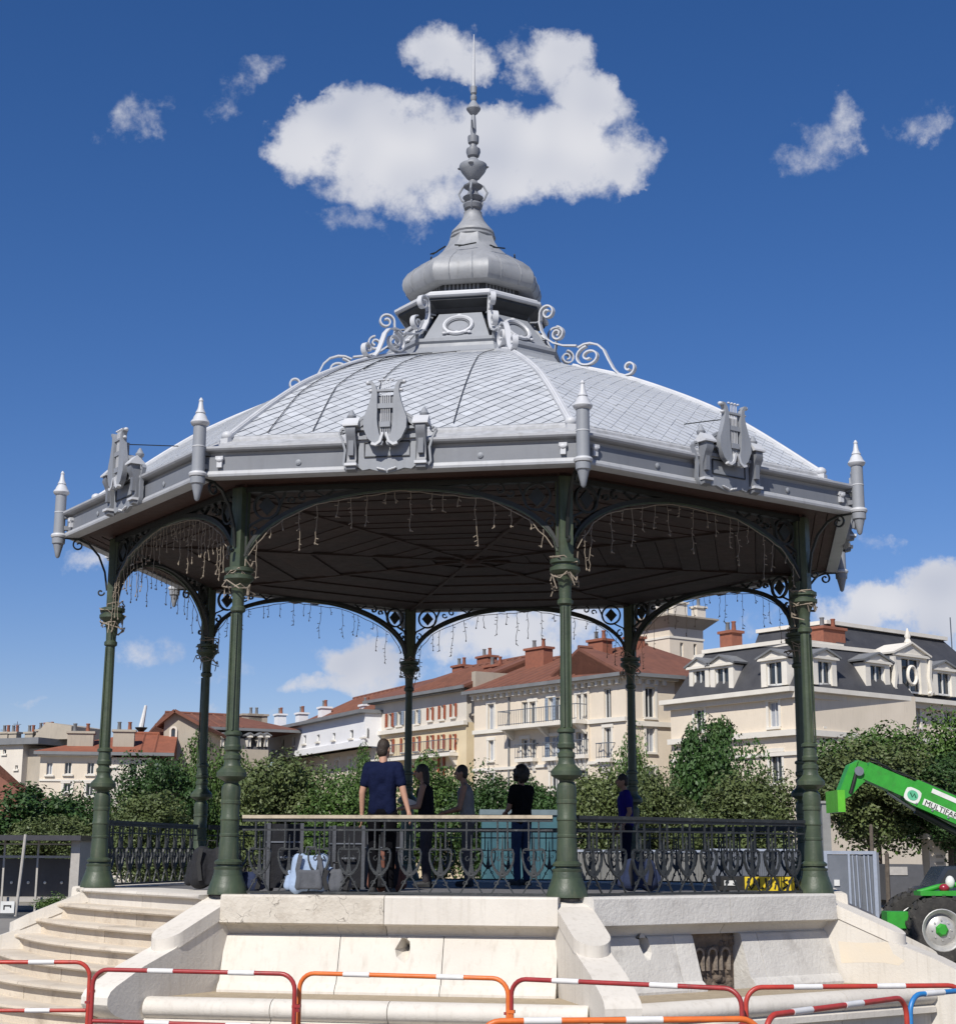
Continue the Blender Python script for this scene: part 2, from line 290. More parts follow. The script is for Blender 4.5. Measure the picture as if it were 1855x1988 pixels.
def hole_panel(t0, t1, zt, zb, hx, hz, hr, seed):
    # sloping wall panel with a broken spout hole
    rs = random.Random(seed); b = MB(); N8 = 10
    yf = lambda z: -(4.86+(5.01-4.86)*(-.43-z)/(.47))
    ring = [(hx+hr*math.cos(2*math.pi*i/N8)*rs.uniform(.75, 1.15)*.8, hz+hr*math.sin(2*math.pi*i/N8)*rs.uniform(.85, 1.2)*1.25) for i in range(N8)]
    out = []
    for i in range(N8):
        a = 2*math.pi*i/N8; c, s = math.cos(a), math.sin(a)
        k = min(((t1-hx)/c if c > 0 else (t0-hx)/c) if abs(c) > 1e-6 else 9, ((zt-hz)/s if s > 0 else (zb-hz)/s) if abs(s) > 1e-6 else 9)
        out.append((hx+c*k, hz+s*k))
    corners = [(t1, zt), (t0, zt), (t0, zb), (t1, zb)]
    vs = [(x, yf(z), z) for x, z in out]+[(x, yf(z), z) for x, z in ring]+[(hx+(x-hx)*.8, yf(z)+.06, hz+(z-hz)*.8) for x, z in ring]+[(hx, -4.6, hz+.02)]+[(x, yf(z), z) for x, z in corners]
    fs = []
    for i in range(N8):
        j = (i+1) % N8
        cs = [c for c in range(4) if (math.atan2(corners[c][1]-hz, corners[c][0]-hx) % (2*math.pi) - 2*math.pi*i/N8) % (2*math.pi) < 2*math.pi/N8]
        cs.sort(key=lambda c: math.atan2(corners[c][1]-hz, corners[c][0]-hx) % (2*math.pi))
        fs += [tuple([i]+[3*N8+1+c for c in cs]+[j, N8+j, N8+i]), (N8+i, N8+j, 2*N8+j, 2*N8+i), (2*N8+i, 2*N8+j, 3*N8)]
    return b.add(vs, fs)
for k in range(8):
    if k == 7: continue
    rot = fa(k); far = k not in (0, 1)
    old = STONE2 if k == 1 else STONE
    cuts = {0: [-1.86, -.02, 1.86], 1: [-1.86, .12, 1.86]}.get(k, [-1.86, 0, 1.86])
    for i in range(len(cuts)-1):
        o = bay_block(cuts[i], cuts[i+1], CORN, 'c', STONE, jit=.002).build('cornice_block', STONE2 if k == 1 else STONE3 if (k, i) == (0, 0) else STONE, pl, 30, rotz=rot)
    wc = {0: [-1.84, -.53, .61, 1.84], 1: [-1.84, -.62, -.33, .40, .66, 1.84]}.get(k, [-1.84, -.6, .6, 1.84])
    for i in range(len(wc)-1):
        if k == 1 and i == 2: continue
        if (k, i) in ((0, 1), (1, 0)):
            hx = {0: .18, 1: -1.05}[k]
            b = hole_panel(wc[i]+.004, wc[i+1]-.004, -.43, -.90, hx, -.55 if k == 0 else -.52, .105, k+3)
            b.add(bay_block(wc[i], wc[i+1], [(4.5,-.9),(5.01,-.90),(5.05,-.925),(5.09,-.985),(5.09,-1.06),(4.5,-1.06)], '', 0).v, [(0,1,2,3,4,5),(11,10,9,8,7,6)]+[(q, q+6, (q+1)%6+6, (q+1)%6) for q in range(6)])
            b.add(bay_block(wc[i], wc[i+1], [(4.5,-.414),(4.84,-.414),(4.86,-.43),(4.5,-.43)], '', 0).v, [(0,1,2,3),(7,6,5,4)]+[(q, q+4, (q+1)%4+4, (q+1)%4) for q in range(4)])
            b.build('wall_panel', old, pl, 30, rotz=rot, label='wall panel with a broken spout hole')
        else:
            bay_block(wc[i], wc[i+1], WALL, 'w', STONE).build('wall_panel', old, pl, 30, rotz=rot)
    MB().prism([(-2.05, -5.0), (2.05, -5.0), (2.35, -5.85), (-2.35, -5.85)], -1.3, -1.01+.0, 'xy').build('basin_bed', SAND, pl, rotz=rot)
    rc = {0: [-2.28, -.93, .28, 1.5, 2.28]}.get(k, [-2.28, -.7, .8, 2.28])
    for i in range(len(rc)-1):
        bay_block(rc[i], rc[i+1], RIM, 'r', STONE).build('rim_stone', STONE, pl, 40, rotz=rot)
# open recess where a panel is missing: rough masonry with three worn niches
rec = MB()
rec.box(-.33, .40, -4.74, -4.5, -1.05, -.414)
rs = random.Random(5)
for i in range(34):
    x, z = rs.uniform(-.32, .38), rs.uniform(-1.02, -.45)
    rec.ell((x, -4.73, z), rs.uniform(.03, .08), rs.uniform(.02, .05), rs.uniform(.03, .07), 7, 5)
rc_o = rec.build('recess_masonry', ROUGHW, pl, 40, rotz=fa(1), label='dark rough masonry recess with worn niches')
for i in range(3):
    nb = MB(); x = -.17+.2*i
    nb.strip([(x-.06, -.82), (x-.062, -.66)]+arc(x, -.64, .062, 180, 0, 8)+[(x+.062, -.66), (x+.06, -.82)], .05, .025, off=-4.77)
    nb.build('niche_surround', pmat('niche_stone', (.30,.25,.20), (.16,.13,.11), 9, .9, .6, 30), rc_o)
# ---- buttresses
def buttress():
    b = MB().prism([(-4.7, GZ), (-4.7, -.06), (-5.2, -.06), (-6.0, -.535), (-6.45, -.69), (-6.83, -.865), (-6.90, -.91), (-6.94, -.97), (-6.94, -1.04), (-6.90, -1.10), (-6.82, -1.15), (-6.70, -1.19), (-6.70, -1.27), (-6.76, -1.32), (-6.78, GZ)], -.185, .185, 'yz')
    o = b.build('buttress', STONE, pl, 30)
    c = MB(); hw = .2
    plan = [(-hw, -5.02), (hw, -5.02), (hw, -5.88)]+[(.2*math.cos(R(a)), -5.88-.2*math.sin(R(a))) for a in range(15, 180, 15)]+[(-hw, -5.88)]
    zt = lambda y: .004 if y > -5.16 else .004-.487*(-5.16-y)
    zl = lambda y: zt(y)-.15
    n = len(plan)
    c.add([(x, y, zt(y)) for x, y in plan]+[(x, y, zl(y)) for x, y in plan], [tuple(range(n)), tuple(range(2*n-1, n-1, -1))]+[(i, i+n, (i+1)%n+n, (i+1)%n) for i in range(n)])
    # split the top at the break of slope
    c.build('coping', STONE, o, 50)
    return o
b0 = buttress()
for k in range(8):
    o = b0 if k == 0 else copy_tree(b0, pl); o.rotation_euler = (0, 0, ca(k))
# ---- stairs in the bay left of the front
st = link('stair', None, pl, rotz=0); 
A0, A1 = PHI-math.pi/4, PHI
def step_pts(r, bul, n, f0, f1, mar):
    out = []
    for i in range(n+1):
        f = f0+(f1-f0)*i/n; a = A0+(A1-A0)*f
        rr = r*(1-bul+bul*0)+0
        ch = r*C8/math.cos((f-.5)*math.pi/4)          # straight chord
        rr = ch+(r*(1+.03*max(0, bul-1))-ch)*bul
        p = Vector((rr*math.cos(a), rr*math.sin(a)))
        # keep clear of the buttress faces
        for ang, sg in ((A0, 1), (A1, -1)):
            nrm = Vector((-math.sin(ang), math.cos(ang)))*sg
            dd = p.dot(nrm)
            if dd < mar: p += nrm*(mar-dd)
        out.append(p)
    return out
for i in range(8):
    r = 5.27+.245*i; z1 = -.005-.19*i; z0 = z1-.19 if i < 7 else GZ
    bul = min(1.25, .12+.17*i); mar = .188 if r < 6.9 else -.25
    so_ = MB()
    inner = step_pts(r-.55, bul, 8, 0, 1, mar); outer = step_pts(r-.05, bul, 8, 0, 1, mar)
    cuts = [0, .27+.06*(i % 3), .55+.05*((i*2) % 3), 1] if i else [0, .07, .52, 1]
    stp = None
    for j in range(3):
        f0, f1 = cuts[j]+.0015, cuts[j+1]-.0015
        ins = step_pts(r-.55, bul, 6, f0, f1, mar); b = MB()
        rows = [(r-.085, z0), (r-.085, z1-.055), (r-.012, z1-.048), (r, z1-.03), (r-.006, z1-.006), (r-.02, z1)]
        n = 7; vs = []
        for rr, z in rows: vs += [(p.x, p.y, z) for p in step_pts(rr, bul, 6, f0, f1, mar)]
        vs += [(p.x, p.y, z1) for p in ins]+[(p.x, p.y, z0) for p in ins]; m = len(rows)+2
        fs = [(q*n+c, q*n+c+1, ((q+1) % m)*n+c+1, ((q+1) % m)*n+c) for q in range(m) for c in range(n-1)]
        fs += [tuple(q*n for q in range(m)), tuple(q*n+n-1 for q in range(m-1, -1, -1))]
        b.add(vs, fs); b.build('step_stone', STEP if i else STONE, st, 40)
MB().prism([(v.x, v.y) for v in step_pts(4.95, 0, 6, 0, 1, .05)]+[(0.1, 0.1)][:0]+[(v.x*.85, v.y*.85) for v in reversed(step_pts(4.95, 0, 6, 0, 1, .05))], -.5, -.006, 'xy').build('landing', STONE, st)
# ------------------------------------------------------------------ bandstand
bs = thing('bandstand', 'octagonal iron bandstand with green columns and domed grey zinc roof topped by a spire', 'bandstand', (0, 0, 0))
# ---- columns
PED = [(.225,0),(.225,.03),(.205,.10),(.178,.17),(.17,.20),(.165,.205),(.155,.27),(.162,.285),(.162,.30),(.135,.305),(.13,.325),(.155,.33),(.158,.355),(.135,.375),(.118,.385),(.108,.60),(.104,.63),(.112,.64),(.112,.66),(.104,.67),(.104,.81),(.112,.82),(.112,.84),(.104,.86),(.104,.99),(.112,1.0),(.112,1.03),(.104,1.04),(.112,1.13),(.104,1.19),(.078,1.23),(.085,1.25),(.15,1.285),(.17,1.30),(.17,1.345),(.15,1.37),(.10,1.42),(.088,1.46),(.09,1.49),(.098,1.50),(.098,1.54),(.075,1.56),(.075,1.58),(.095,1.60),(.098,1.64),(.085,1.66),(.08,1.76),(.1,1.77),(.1,1.80),(.07,1.82)]
CAP = [(.062,3.18),(.088,3.2),(.088,3.24),(.068,3.26),(.07,3.38),(.08,3.45),(.11,3.52),(.15,3.55),(.172,3.57),(.172,3.61),(.14,3.625),(.14,3.645),(.168,3.66),(.168,3.70),(.12,3.715)]
col = MB().lathe([(.066,1.80),(.060,3.2)], 12, (0, -5.0)).build('column', GREEN, bs, 25)
MB().lathe(PED, 20, (0, -5.0)).build('pedestal', GREEN, col, 25)
MB().lathe(CAP, 18, (0, -5.0)).build('capital', GREEN, col, 25)
MB().box(-.075, .075, -5.085, -4.93, 3.71, 4.66).box(-.1, .1, -5.0, -4.97, 3.71, 4.66).build('pier', GREEN, col)
for s in (-1, 1): MB().tube([(s*.04, -5.07, 1.82), (s*.04, -5.058, 3.17)], .012, 6).build('flute', GREEN, col)
for k in range(8):
    o = col if k == 0 else copy_tree(col, bs); o.rotation_euler = (0, 0, ca(k))
# ---- arch and spandrel ironwork, one per bay
AP = 5.0*C8
def archz(t): return 3.80+.81*math.sqrt(max(0, 1-(t/1.83)**2))
T = [-1.825+3.65*i/40 for i in range(41)]; T = [1.828*math.sin(math.pi/2*(i-20)/20) for i in range(41)]
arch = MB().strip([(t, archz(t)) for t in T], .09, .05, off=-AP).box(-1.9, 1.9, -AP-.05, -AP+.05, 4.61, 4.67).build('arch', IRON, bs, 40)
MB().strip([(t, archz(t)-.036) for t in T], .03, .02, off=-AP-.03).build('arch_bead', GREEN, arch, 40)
for s in (-1, 1):
    sp = MB()
    c = (s*1.60, 4.445)
    sp.strip([(s*1.845, 3.8), (s*1.845, 4.62)], .07, .03, off=-AP)
    sp.strip(arc(*c, .155, 0, 360, 22), .05, .026, off=-AP)
    sp.strip([(c[0]+s*.05, c[1]-.15), (s*1.80, 4.22), (s*1.83, 4.14)], .04, .022, off=-AP)
    sp.strip(arc(s*1.755, 4.13, .065, 90, 90+s*330, 12, .015), .04, .02, off=-AP)
    sp.strip([(c[0]-s*.12, c[1]-.10), (s*1.44, 4.46), (s*1.38, 4.60)], .04, .024, off=-AP)
    sp.strip(arc(s*1.17, 4.545, .06, 90, 90-s*300, 12, .02), .04, .02, off=-AP)
    sp.strip(arc(s*1.30, 4.50, .05, 200, 200+s*320, 10, .015), .04, .018, off=-AP)
    sp.strip([(s*1.02, 4.6), (s*.9, 4.535), (s*.8, 4.6)], .04, .02, off=-AP)
    MB().strip(arc(s*.60, 4.59, .05, 180, 360, 8), .04, .018, off=-AP).build('spandrel_curl', IRON, arch)
    o = sp.build('spandrel_scroll', IRON, arch)
    MB().prism([(c[0], c[1]-.115), (c[0]+.1, c[1]), (c[0], c[1]+.115), (c[0]-.1, c[1])], -AP-.02, -AP+.02).build('diamond_plate', IRON, arch)
fz = MB()
for i in range(13):
    x = -1.62+i*.27
    fz.strip(arc(x, 4.735, .045, -60, 260, 9, .012), .02, .012, off=-AP-.04); fz.strip(arc(x+.12, 4.735, .045, 120, 440, 9, .012), .02, .012, off=-AP-.04)
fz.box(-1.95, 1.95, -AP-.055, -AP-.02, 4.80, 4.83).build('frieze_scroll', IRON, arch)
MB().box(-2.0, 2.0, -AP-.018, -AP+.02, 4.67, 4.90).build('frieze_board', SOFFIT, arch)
for k in range(8):
    o = arch if k == 0 else copy_tree(arch, bs); o.rotation_euler = (0, 0, fa(k))
# ---- railing
ral = MB().box(-1.76, 1.76, -4.65, -4.59, .835, .872).build('railing', RAILW, bs, label='railing with pale worn wooden handrail and lyre balusters')
builds('rail_bar', RAILM, ral, [MB().box(-1.76, 1.76, -4.635, -4.605, .80, .834), MB().box(-1.76, 1.76, -4.632, -4.608, .015, .04), MB().box(-1.76, 1.76, -4.628, -4.612, .70, .72)])
bal = MB(); y = -4.62
for s in (-1, 1):
    bal.box(s*.055-.008, s*.055+.008, y-.01, y+.01, .50, .802)
    bal.strip([(s*.11, .50), (s*.125, .46), (s*.118, .38), (s*.09, .30), (s*.045, .245), (0, .225)], .03, [.014, .016, .019, .024, .034, .036], off=y)
    bal.strip([(s*.055, .51), (s*.09, .515), (s*.115, .50), (s*.112, .47), (s*.09, .468)], .02, .010, off=y)
    bal.strip(arc(s*.04, .40, .03, 90, 90-s*300, 9, .01), .014, .008, off=y); bal.strip(arc(s*.06, .14, .03, 200, 200+s*280, 8, .01), .014, .008, off=y)
    bal.strip([(0, .225), (s*.045, .17), (s*.095, .075), (s*.125, .03)], .02, .014, off=y)
bal.strip([(0, .20), (0, .26), (0, .33), (0, .42), (0, .50), (0, .55), (0, .66)], .024, [.07, .065, .036, .024, .02, .01, .005], off=y)
bal.box(-.12, .12, y-.009, y+.009, .492, .506)
bal.ell((0, y, .22), .035, .02, .022, 8, 6)
bal_me = bal.mesh('baluster'); bal_me.materials.append(RAILM)
for i in range(10): link('baluster', bal_me, ral, (-1.55+i*.3445, 0, 0))
dark_rail = ral.data.copy(); dark_rail.materials.clear(); dark_rail.materials.append(RAILM)
for k in range(7):
    o = ral if k == 0 else copy_tree(ral, bs); o.rotation_euler = (0, 0, fa(k))
    if k: o.data = dark_rail; o['label'] = 'dark iron railing with lyre balusters'
# ---- ceiling and soffit boards
cm = {}
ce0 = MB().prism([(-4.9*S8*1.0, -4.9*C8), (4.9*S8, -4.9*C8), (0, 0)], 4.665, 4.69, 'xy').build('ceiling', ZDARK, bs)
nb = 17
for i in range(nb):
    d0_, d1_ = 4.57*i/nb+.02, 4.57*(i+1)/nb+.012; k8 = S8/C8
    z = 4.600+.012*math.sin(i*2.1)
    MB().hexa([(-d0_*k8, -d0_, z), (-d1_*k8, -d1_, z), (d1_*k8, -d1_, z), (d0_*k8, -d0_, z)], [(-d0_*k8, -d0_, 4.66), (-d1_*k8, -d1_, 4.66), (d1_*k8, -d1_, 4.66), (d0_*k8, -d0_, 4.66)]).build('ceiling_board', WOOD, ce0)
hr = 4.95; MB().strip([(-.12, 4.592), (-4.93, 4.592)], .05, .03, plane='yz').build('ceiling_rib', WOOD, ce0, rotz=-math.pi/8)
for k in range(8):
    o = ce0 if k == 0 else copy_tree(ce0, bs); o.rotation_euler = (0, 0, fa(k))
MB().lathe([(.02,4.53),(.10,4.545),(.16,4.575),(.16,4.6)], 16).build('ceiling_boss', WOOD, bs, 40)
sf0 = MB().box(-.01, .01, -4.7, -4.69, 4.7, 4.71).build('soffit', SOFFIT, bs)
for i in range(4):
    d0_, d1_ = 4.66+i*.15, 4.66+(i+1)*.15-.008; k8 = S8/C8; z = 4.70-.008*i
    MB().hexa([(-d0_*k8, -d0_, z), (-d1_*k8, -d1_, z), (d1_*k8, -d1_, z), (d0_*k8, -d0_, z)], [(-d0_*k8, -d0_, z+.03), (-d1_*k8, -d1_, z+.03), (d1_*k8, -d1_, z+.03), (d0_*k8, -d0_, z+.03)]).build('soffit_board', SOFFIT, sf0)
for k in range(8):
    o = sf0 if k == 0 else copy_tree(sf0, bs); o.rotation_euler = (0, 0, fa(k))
# ---- fascia
def fasc(prof):      # closed profile swept along one bay, mitred at the corners
    b = MB(); n = len(prof); k8 = S8/C8
    return b.add([(-d*k8, -d, z) for d, z in prof]+[(d*k8, -d, z) for d, z in prof], [tuple(range(n)), tuple(range(2*n-1, n-1, -1))]+[(i, i+n, (i+1)%n+n, (i+1)%n) for i in range(n)])
f0 = fasc([(5.16,4.74),(5.235,4.74),(5.235,4.90),(5.16,4.90)]).build('fascia', PAINT_D, bs)
fasc([(5.12,4.905),(5.19,4.905),(5.20,4.955),(5.30,4.965),(5.315,4.985),(5.315,5.01),(5.12,5.03)]).build('gutter_edge', PAINT_M, f0, 30)
fasc([(5.10,4.655),(5.245,4.655),(5.265,4.665),(5.27,4.69),(5.255,4.725),(5.237,4.738),(5.10,4.738)]).build('lower_moulding', PAINT_M, f0, 30)
for s in (-1, 1):
    MB().box(s*1.98-.045, s*1.98+.045, -5.285, -5.235, 4.86, 4.90).box(s*1.98-.03, s*1.98+.03, -5.275, -5.235, 4.77, 4.86).ell((s*1.98, -5.265, 4.86), .045, .03, .035, 8, 6).build('corner_clip', PAINT_L, f0, 40)
    MB().lathe([(.0, 0), (.03, 0), (.035, .01), (.012, .02)], 8).build('rosette', PAINT, f0, loc=(s*1.05, -5.236, 4.80)).rotation_euler = (math.pi/2, 0, 0)
for k in range(8):
    o = f0 if k == 0 else copy_tree(f0, bs); o.rotation_euler = (0, 0, fa(k))
# ---- roof surfaces
HIP = [(5.62,4.985),(5.33,5.16),(5.28,5.22),(5.05,5.40),(4.77,5.62),(4.4,5.90),(3.95,6.21),(3.5,6.46),(3.0,6.71),(2.5,6.94),(2.0,7.12),(1.55,7.27)]
def hipz(r):
    for (a, za), (b, zb) in zip(HIP, HIP[1:]):
        if a >= r >= b: return za+(zb-za)*(a-r)/(a-b)
    return HIP[-1][1]
# arc length along the middle of a face, from r=5.30 inward
RS = np.linspace(5.28, 1.6, 240); ZS = np.array([hipz(r) for r in RS]); 
ZS = np.convolve(np.pad(ZS, 12, mode='reflect', reflect_type='odd'), np.ones(25)/25, 'valid')
SS = np.concatenate([[0], np.cumsum(np.hypot(np.diff(RS*C8), np.diff(ZS)))]); STOT = SS[-1]
def face_pt(t, s, lift=0):
    r = np.interp(s, SS, RS); z = np.interp(s, SS, ZS); e = .02
    dr = (np.interp(s+e, SS, RS)-np.interp(s-e, SS, RS))*C8; dz = np.interp(s+e, SS, ZS)-np.interp(s-e, SS, ZS); l = math.hypot(dr, dz) or 1
    nd, nz_ = (dz/l, -dr/l)
    return (float(t), float(-(r*C8+nd*lift)), float(z+nz_*lift))
def half(s): return float(np.interp(s, SS, RS))*S8
def clip(poly, s_lo, s_hi):
    def cut(P, f):
        out = []
        for i in range(len(P)):
            a, b = P[i], P[(i+1) % len(P)]; fa_, fb_ = f(a), f(b)
            if fa_ >= 0: out.append(a)
            if (fa_ >= 0) != (fb_ >= 0): q = fa_/(fa_-fb_); out.append((a[0]+(b[0]-a[0])*q, a[1]+(b[1]-a[1])*q))
        return out
    for f in (lambda p: p[1]-s_lo, lambda p: s_hi-p[1], lambda p: half(p[1])-.045-p[0], lambda p: half(p[1])-.045+p[0]):
        poly = cut(poly, f)
        if len(poly) < 3: return None
    return poly
ta, tb = .098, .098
def tiles(fl=1):
    out = []
    nj = int(STOT/tb)+2
    for j in range(-1, nj):
        for i in range(-26, 27):
            if (i+j) % 2: continue
            c = (i*ta, j*tb); g1, g2 = (.4935, .462) if fl > 0 else (.452, .4985)
            P = clip([(c[0]+ta*(p_*g1+q_*g2), c[1]+tb*(p_*g1-q_*g2)) for p_, q_ in ((1, 1), (1, -1), (-1, -1), (-1, 1))], .02, STOT-.12)
            if P: out.append((c, P))
    return out
def tile_mesh(b, c, P, rs):
    n = len(P); k = rs.uniform(-.0025, .0025)
    top = [face_pt(p[0], p[1], .008+.009*(c[1]+tb-p[1])/(2*tb)+k) for p in P]; bot = [face_pt(p[0], p[1], -.002) for p in P]
    b.add(top+bot, [tuple(range(n))]+[(i, i+n, (i+1)%n+n, (i+1)%n) for i in range(n)])
TL = tiles(); rs = random.Random(3)
rows = 26; b = MB()
for q in range(rows+1):
    s = STOT*q/rows; h = half(s); b.v += [face_pt(-h, s), face_pt(h, s)]
b.f = [(2*q, 2*q+1, 2*q+3, 2*q+2) for q in range(rows)]
und = b.mesh('roof_face', 30); und.materials.append(ZDARK)
def field(tl):
    b = MB()
    for c, P in tl: tile_mesh(b, c, P, rs)
    me = b.mesh('tile_field'); me.materials.append(ZINC); return me
all_me, all_me2 = field(TL), field(tiles(-1))
apr = fasc([(5.30*C8,5.145),(5.30*C8,5.205),(5.26*C8,5.245),(5.20*C8,5.25),(5.2*C8,5.1)]); apr2 = fasc([(5.66*C8,4.99),(5.66*C8,5.012),(5.33*C8,5.165),(5.28*C8,5.165),(5.28*C8,5.0)])
top_ = fasc([(1.78*C8, 7.19), (1.78*C8, 7.225), (1.50*C8, 7.315), (1.5*C8, 7.2)])
apm = [x.mesh(n_) for x, n_ in ((apr, 'apron_upper'), (apr2, 'apron'), (top_, 'top_flashing'))]
for me_, m_ in zip(apm, (APRON, APRON, ZINC2)): me_.materials.append(m_)
for k in range(8):
    f = link('roof_face', und, bs, rotz=fa(k))
    for me_, n_ in zip(apm, ('apron_upper', 'apron', 'top_flashing')): link(n_, me_, f)
    if k == 0:
        order = sorted(TL, key=lambda q: q[0][1]); rest = MB()
        for i, (c, P) in enumerate(order):
            if i < 300: b = MB(); tile_mesh(b, c, P, rs); b.build('roof_tile', ZINC, f)
            else: tile_mesh(rest, c, P, rs)
        if rest.v: rest.build('roof_tile_field', ZINC, f, kind='stuff')
    else: link('roof_tile_field', all_me2 if k % 2 else all_me, f, kind='stuff')
# ---- hips
hp = [(-r, z) for r, z in zip(RS[::8], ZS[::8])]
hip = MB().strip([(y_, z_+.022) for y_, z_ in hp], .085, .035, plane='yz').build('hip_rib', PAINT_L, bs, 40)
MB().tube([(0, y_, z_+.045) for y_, z_ in hp], .022, 8).build('hip_roll', PAINT_L, hip, 60)
MB().ell((0, -5.3, 5.24), .075, .07, .06, 10, 7).box(-.06, .06, -5.36, -5.25, 5.08, 5.2).build('hip_foot', PAINT_L, hip, 40)
# scrolls riding on the hips beside the lantern
sc1 = arc(1.30, 8.12, .03, 40, 40+360+150, 34, .125)     # spiral opening to its lower left
p1 = [(-x, z) for x, z in sc1]+[(-1.17, 7.98), (-1.20, 7.86), (-1.28, 7.73), (-1.40, 7.64), (-1.56, 7.575), (-1.78, 7.535)]
sc2 = [(-x, z) for x, z in arc(1.46, 7.77, .025, -90, -90+540, 28, .11)]
p3 = [(-1.80, 7.50), (-1.90, 7.535), (-2.0, 7.535), (-2.12, 7.49), (-2.21, 7.40), (-2.28, 7.25), (-2.36, 7.10), (-2.45, 7.0), (-2.53, 6.965)]+[(-x, z) for x, z in arc(2.60, 7.075, .105, 260, 260+400, 22, .025)]
sc4 = [(-x, z) for x, z in arc(1.97, 7.345, .215, 100, 100+560, 40, .04, .74)]
for i, pth in enumerate((p1, sc2, p3, sc4)):
    MB().strip(pth, .075, .022, plane='yz').build('scroll_bar', PAINT_L, hip, 40)
builds('scroll_stay', PAINT, hip, [MB().strip(q_, .05, .02, plane='yz') for q_ in ([(-1.0, 8.02), (-1.12, 8.0), (-1.19, 8.02)], [(-1.05, 7.6), (-1.2, 7.72), (-1.3, 7.72)], [(-1.42, 7.5), (-1.44, 7.66)], [(-1.95, 7.1), (-1.95, 7.2)])])
for k in range(8):
    o = hip if k == 0 else copy_tree(hip, bs); o.rotation_euler = (0, 0, ca(k))
# ---- lantern, dome, spire
OA = PHI
lan = MB().lathe([(.86,7.4),(.86,8.06),(.84,8.1)], 8, a0=OA).build('lantern', DRUM, bs)
MB().lathe([(1.2,7.2),(1.54,7.27),(1.54,7.31),(1.47,7.34),(1.41,7.42),(1.40,7.47),(1.43,7.50),(1.43,7.545),(1.30,7.565),(.9,7.57)], 8, a0=OA).build('base_moulding', PAINT, lan, 20)
MB().lathe([(.86,8.04),(.95,8.06),(.98,8.12),(1.08,8.19),(1.12,8.21),(1.12,8.25)], 8, a0=OA, cap=False).build('cornice_cove_shade', DRUM, lan, 20)  # dark drum colour on the cove paints in the deep shadow under the cornice
MB().lathe([(1.0,8.235),(1.16,8.25),(1.18,8.27),(1.18,8.305),(1.13,8.325),(1.12,8.345),(.8,8.37)], 8, a0=OA).build('cornice', PAINT_L, lan, 20)
nk = MB().lathe([(.80,8.3),(.80,8.66)], 8, a0=OA).build('neck', DRUM, lan)
lv = MB()
for i in range(9): lv.box(-.28+i*.06, -.25+i*.06, -.80*C8-.006, -.80*C8+.01, 8.42, 8.60)
lvm = lv.mesh('neck_louvre'); lvm.materials.append(PAINT_D)
for k in range(8): link('neck_louvre', lvm, nk, rotz=fa(k))
DOME = [(.78,8.55),(.93,8.535),(1.0,8.56),(1.055,8.63),(1.07,8.71),(1.055,8.79),(.995,8.885),(.88,8.985),(.73,9.08),(.58,9.18),(.465,9.29),(.385,9.41),(.34,9.53)]
dome = MB().lathe(DOME, 8, a0=OA).build('dome', ZINC2, bs, 32)
for k in range(8):
    for e in (-.17, .17):
        a = OA+k*math.pi/4+math.pi/8; pts = []
        for r, z in DOME[2:9]:
            d = r*C8+.004; t = e*r/1.05; pts.append((d*math.cos(a)-t*math.sin(a), d*math.sin(a)+t*math.cos(a), z))
        MB().tube(pts, .005, 4).build('dome_seam', PAINT, dome)
for k in range(8):
    a = OA+k*math.pi/4+math.pi/8
    def q(d, t, z): return (d*math.cos(a)-t*math.sin(a), d*math.sin(a)+t*math.cos(a), z)
    MB().tube([q(.66, -.15, 9.19), q(.64, -.03, 9.185), q(.64, .03, 9.195), q(.60, .16, 9.23)], .012, 5).tube([q(.66, -.09, 9.165), q(.63, .02, 9.2)], .009, 5).build('dome_hook', IRON, dome)
MB().lathe([(.32,9.5),(.345,9.53),(.345,9.56),(.30,9.565),(.315,9.575),(.33,9.60),(.325,9.63),(.29,9.67),(.23,9.74),(.18,9.81),(.15,9.88),(.135,9.94),(.14,9.955),(.12,9.96)], 20).build('cupola', ZINC2, dome, 35)
spire = MB().lathe([(.10,9.94),(.10,10.0),(.13,10.02),(.15,10.08),(.13,10.11),(.09,10.13),(.12,10.16),(.16,10.20),(.10,10.25),(.07,10.30),(.09,10.34),(.14,10.37),(.15,10.39),(.08,10.44),(.06,10.48),(.06,10.50)], 14).build('spire', PAINT_D, bs, 30)
MB().lathe([(.05,10.48),(.10,10.52),(.19,10.64),(.215,10.70),(.21,10.735),(.15,10.76),(.09,10.81),(.06,10.85)], 16).build('spire_urn', PAINT, spire, 35)
MB().lathe([(.05,10.85),(.09,10.88),(.11,10.95),(.105,11.0),(.06,11.03),(.05,11.08),(.08,11.10),(.085,11.15),(.085,11.21),(.05,11.22)], 14).build('spire_knob', PAINT_D, spire, 30)
MB().lathe([(.03,11.2),(.045,11.3),(.038,11.48),(.03,11.57),(.06,11.59),(.11,11.66),(.11,11.68),(.05,11.78),(.035,11.80),(.05,11.83),(.05,11.88),(.03,11.9),(.05,11.93),(.05,12.04),(.02,12.05)], 14).build('spire_spindle', PAINT, spire, 30)
MB().lathe([(.026,12.04),(.022,12.3),(.014,12.7),(.006,12.93)], 8).build('lightning_rod', PAINT_L, spire, 40)
